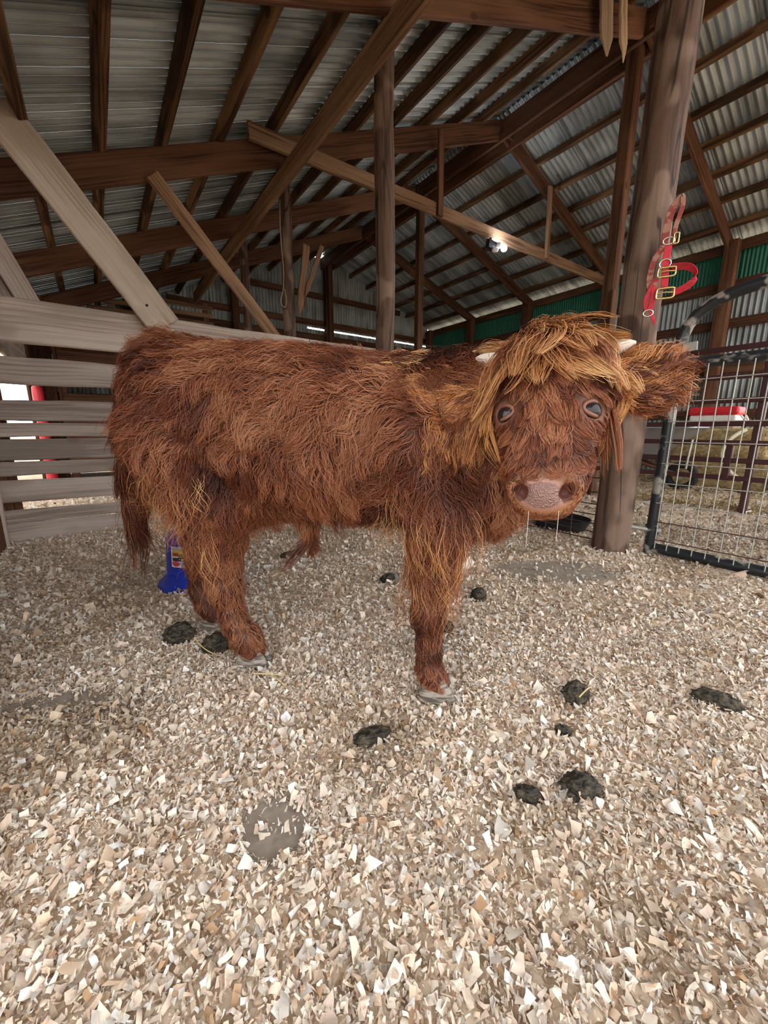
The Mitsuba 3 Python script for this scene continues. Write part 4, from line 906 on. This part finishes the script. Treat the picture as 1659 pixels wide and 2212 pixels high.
# forelock: from a whorl on the poll outwards and over the forehead
P, N = sample(4600, lambda c: ((to_head(c)[:, 1] < .062) & (to_head(c)[:, 2] > -.19) & (np.abs(to_head(c)[:, 0]) < .11) & (to_head(c)[:, 1] > -.1)) * 1.0, 21)
h = to_head(P); wr = h - np.array([-.005, .012, 0])
D = HRt * (wr[:, :1] * 15) + HD * (.25 + np.clip(wr[:, 1:2], -.02, .1) * 7 - np.abs(wr[:, :1]) * 2.2) + HF * .25
D = D + .9 * np.stack([meshkit.noise(P * 24, q_) - .5 for q_ in (1, 2, 3)], -1)
grow('highland_calf__forelock', 'hair_gold', P, N, D, np.where(np.abs(h[:, 0]) < .05, .100, .078), lift=.55, curl=.16, freq=.8, clump=.90, clump_n=120, radius=.0010, droop=.26, seed=31, npts=8)
labels['highland_calf__forelock'] = {'label': 'golden forelock falling over the brow', 'kind': 'stuff'}
# long fringe under the ears, and their fluff
for k_, (b, e, n_, w) in enumerate(EARS):
    dn = w if w[2] < 0 else -w; sfx = '' if k_ == 0 else '_001'
    hair_material('hair_fringe_%d' % k_, 30., [AUB_L, AUB_L, GOLD, (.56, .27, .075)], .35, tips=.4)
    P, N = sample(1300, lambda c: ((((c - b) @ e) > .005) & (((c - b) @ e) < (.080 if k_ == 0 else .045)) & (((c - b) @ dn) > -.02) & (np.abs((c - b) @ n_) < .05) & (np.abs((c - b) @ dn) < .07)) * 1.0, 41 + k_)
    tt = (P - b) @ e
    D = -UP * 1.1 + e * (-.55 if k_ == 0 else -.30) + HF * .15 + .5 * np.stack([meshkit.noise(P * 30, q_) - .5 for q_ in (1, 2, 3)], -1) + 0 * P
    grow('highland_calf__ear_fringe' + sfx, 'hair_fringe_%d' % k_, P, N, D, np.interp(tt, [.0, .05, .10], [.125, .11, .07]) * (1. if k_ else .72), lift=.16, curl=.06, freq=.8, clump=.86, clump_n=26, radius=.0009, droop=.12, seed=45 + k_, npts=8)
    labels['highland_calf__ear_fringe' + sfx] = {'label': 'long golden hair hanging from the ear', 'kind': 'stuff'}
    hair_material('hair_ear_%d' % k_, 26., [AUB_L, (.40, .155, .055), (.50, .215, .075), GOLD], .3, tips=.3)
    P, N = sample(3000, lambda c: ((((c - b) @ e) > .03) & (((c - b) @ e) < .24) & (np.abs((c - b) @ n_) < .05) & (np.abs((c - b) @ dn) < .08)) * 1.0, 141 + k_)
    q = P - b; D = e * .75 + w * ((q @ w) * 20)[:, None] + 1.3 * np.stack([meshkit.noise(P * 34, q_) - .5 for q_ in (7, 8, 9)], -1)
    grow('highland_calf__ear_fluff' + sfx, 'hair_ear_%d' % k_, P, N, D, .047 if k_ == 0 else .056, lift=.45, curl=.18, freq=1., clump=.6, clump_n=90, radius=.0008, droop=.05, seed=145 + k_)
    labels['highland_calf__ear_fluff' + sfx] = {'label': 'fluffy orange ear hair', 'kind': 'stuff'}
# curly feather on the near forearm and brisket, on the stifle, and along the belly
def patch(key, mat, n, cond, seed, text=None, D0=-UP, wild=1.2, **kw):
    P, N = sample(n, lambda c: cond(*coords(c)) * 1.0, seed)
    D = D0 + wild * np.stack([meshkit.fbm(P * 9, 2, q_ + seed) - .5 for q_ in (1, 2, 3)], -1) + 0 * P
    grow(key, mat, P, N, D, seed=seed + 1, **kw)
    if text: labels[key] = {'label': text, 'kind': 'stuff'}
patch('highland_calf__leg_feather', 'hair_gold_a', 620, lambda s, l, z: (s > .70) & (s < .95) & (z > .40) & (z < .64) & (l < -.06), 51, 'curly golden feather on the foreleg', wild=1.6, L=.125, lift=.42, curl=.17, freq=1.3, clump=.7, clump_n=130, radius=.0007, droop=.35, npts=10)
patch('highland_calf__leg_feather_001', 'hair_gold_b', 700, lambda s, l, z: (s > -.05) & (s < .17) & (z > .46) & (z < .70) & (l < .0), 53, 'curly golden feather on the thigh', wild=2.4, D0=-UP * .8 - EX * .1, L=.115, lift=.50, curl=.22, freq=1.4, clump=.7, clump_n=120, radius=.0007, droop=.35, npts=10)
patch('highland_calf__belly_fringe', 'hair_mixed', 3800, lambda s, l, z: (s > .22) & (s < 1.05) & (z < .60) & (z > .44), 55, 'ragged belly fringe', L=.07, lift=.30, curl=.15, clump=.7, clump_n=150, radius=.0009, droop=.3, npts=8)
patch('highland_calf__back_tuft', 'hair_pale', 700, lambda s, l, z: (s > .58) & (s < .74) & (z > .965) & (l < .05), 57, 'pale sun-bleached tuft on the withers', D0=EX * .9 - UP * .1, wild=2.4, L=.065, lift=.5, curl=.2, clump=.6, clump_n=40, radius=.0009, droop=.1)
patch('highland_calf__back_tuft_001', 'hair_pale_b', 1000, lambda s, l, z: (s < -.01) & (s > -.17) & (z > 1.05), 59, 'golden tuft on the tail head', D0=-EX * .9 - UP * .3, wild=1.0, L=.075, lift=.35, curl=.1, clump=.6, clump_n=40, radius=.0009, droop=.2)
patch('highland_calf__sheath_tuft', 'hair_soiled', 700, lambda s, l, z: (s > .34) & (s < .48) & (z < .52) & (np.abs(l) < .07), 61, 'soiled tuft of hair under the belly', L=.10, lift=.06, curl=.06, clump=.85, clump_n=14, radius=.001, droop=.1)
# tail switch
P, N = sample(4200, lambda c: ((coords(c)[0] < -.235) & (np.abs(coords(c)[1]) < .075) & (c[:, 2] < 1.0) & (c[:, 2] > .44)) * 1.0, 63)
D = -UP + .55 * np.stack([meshkit.fbm(P * 8, 2, q_) - .5 for q_ in (4, 5, 6)], -1)
grow('highland_calf__tail_switch', 'hair_tail', P, N, D, np.interp(P[:, 2], [.45, .7, 1.0], [.17, .15, .09]), lift=.22, curl=.07, freq=1.2, clump=.8, clump_n=110, radius=.001, droop=.12, seed=64, npts=9)
labels['highland_calf__tail_switch'] = {'label': 'long matted tail switch', 'kind': 'stuff'}

# two threads of drool from the lower lip
flat('drool', (.62, .54, .46), .15)
for r_, l_ in ((-.026, .075), (.030, .058)):
    p0 = Hd(r_, .386, -.03); put('highland_calf__drool_thread', ptube([p0 + UP * .012, p0 - UP * l_ * .5, p0 - UP * l_], .0006, 'drool', 6, up=LA))
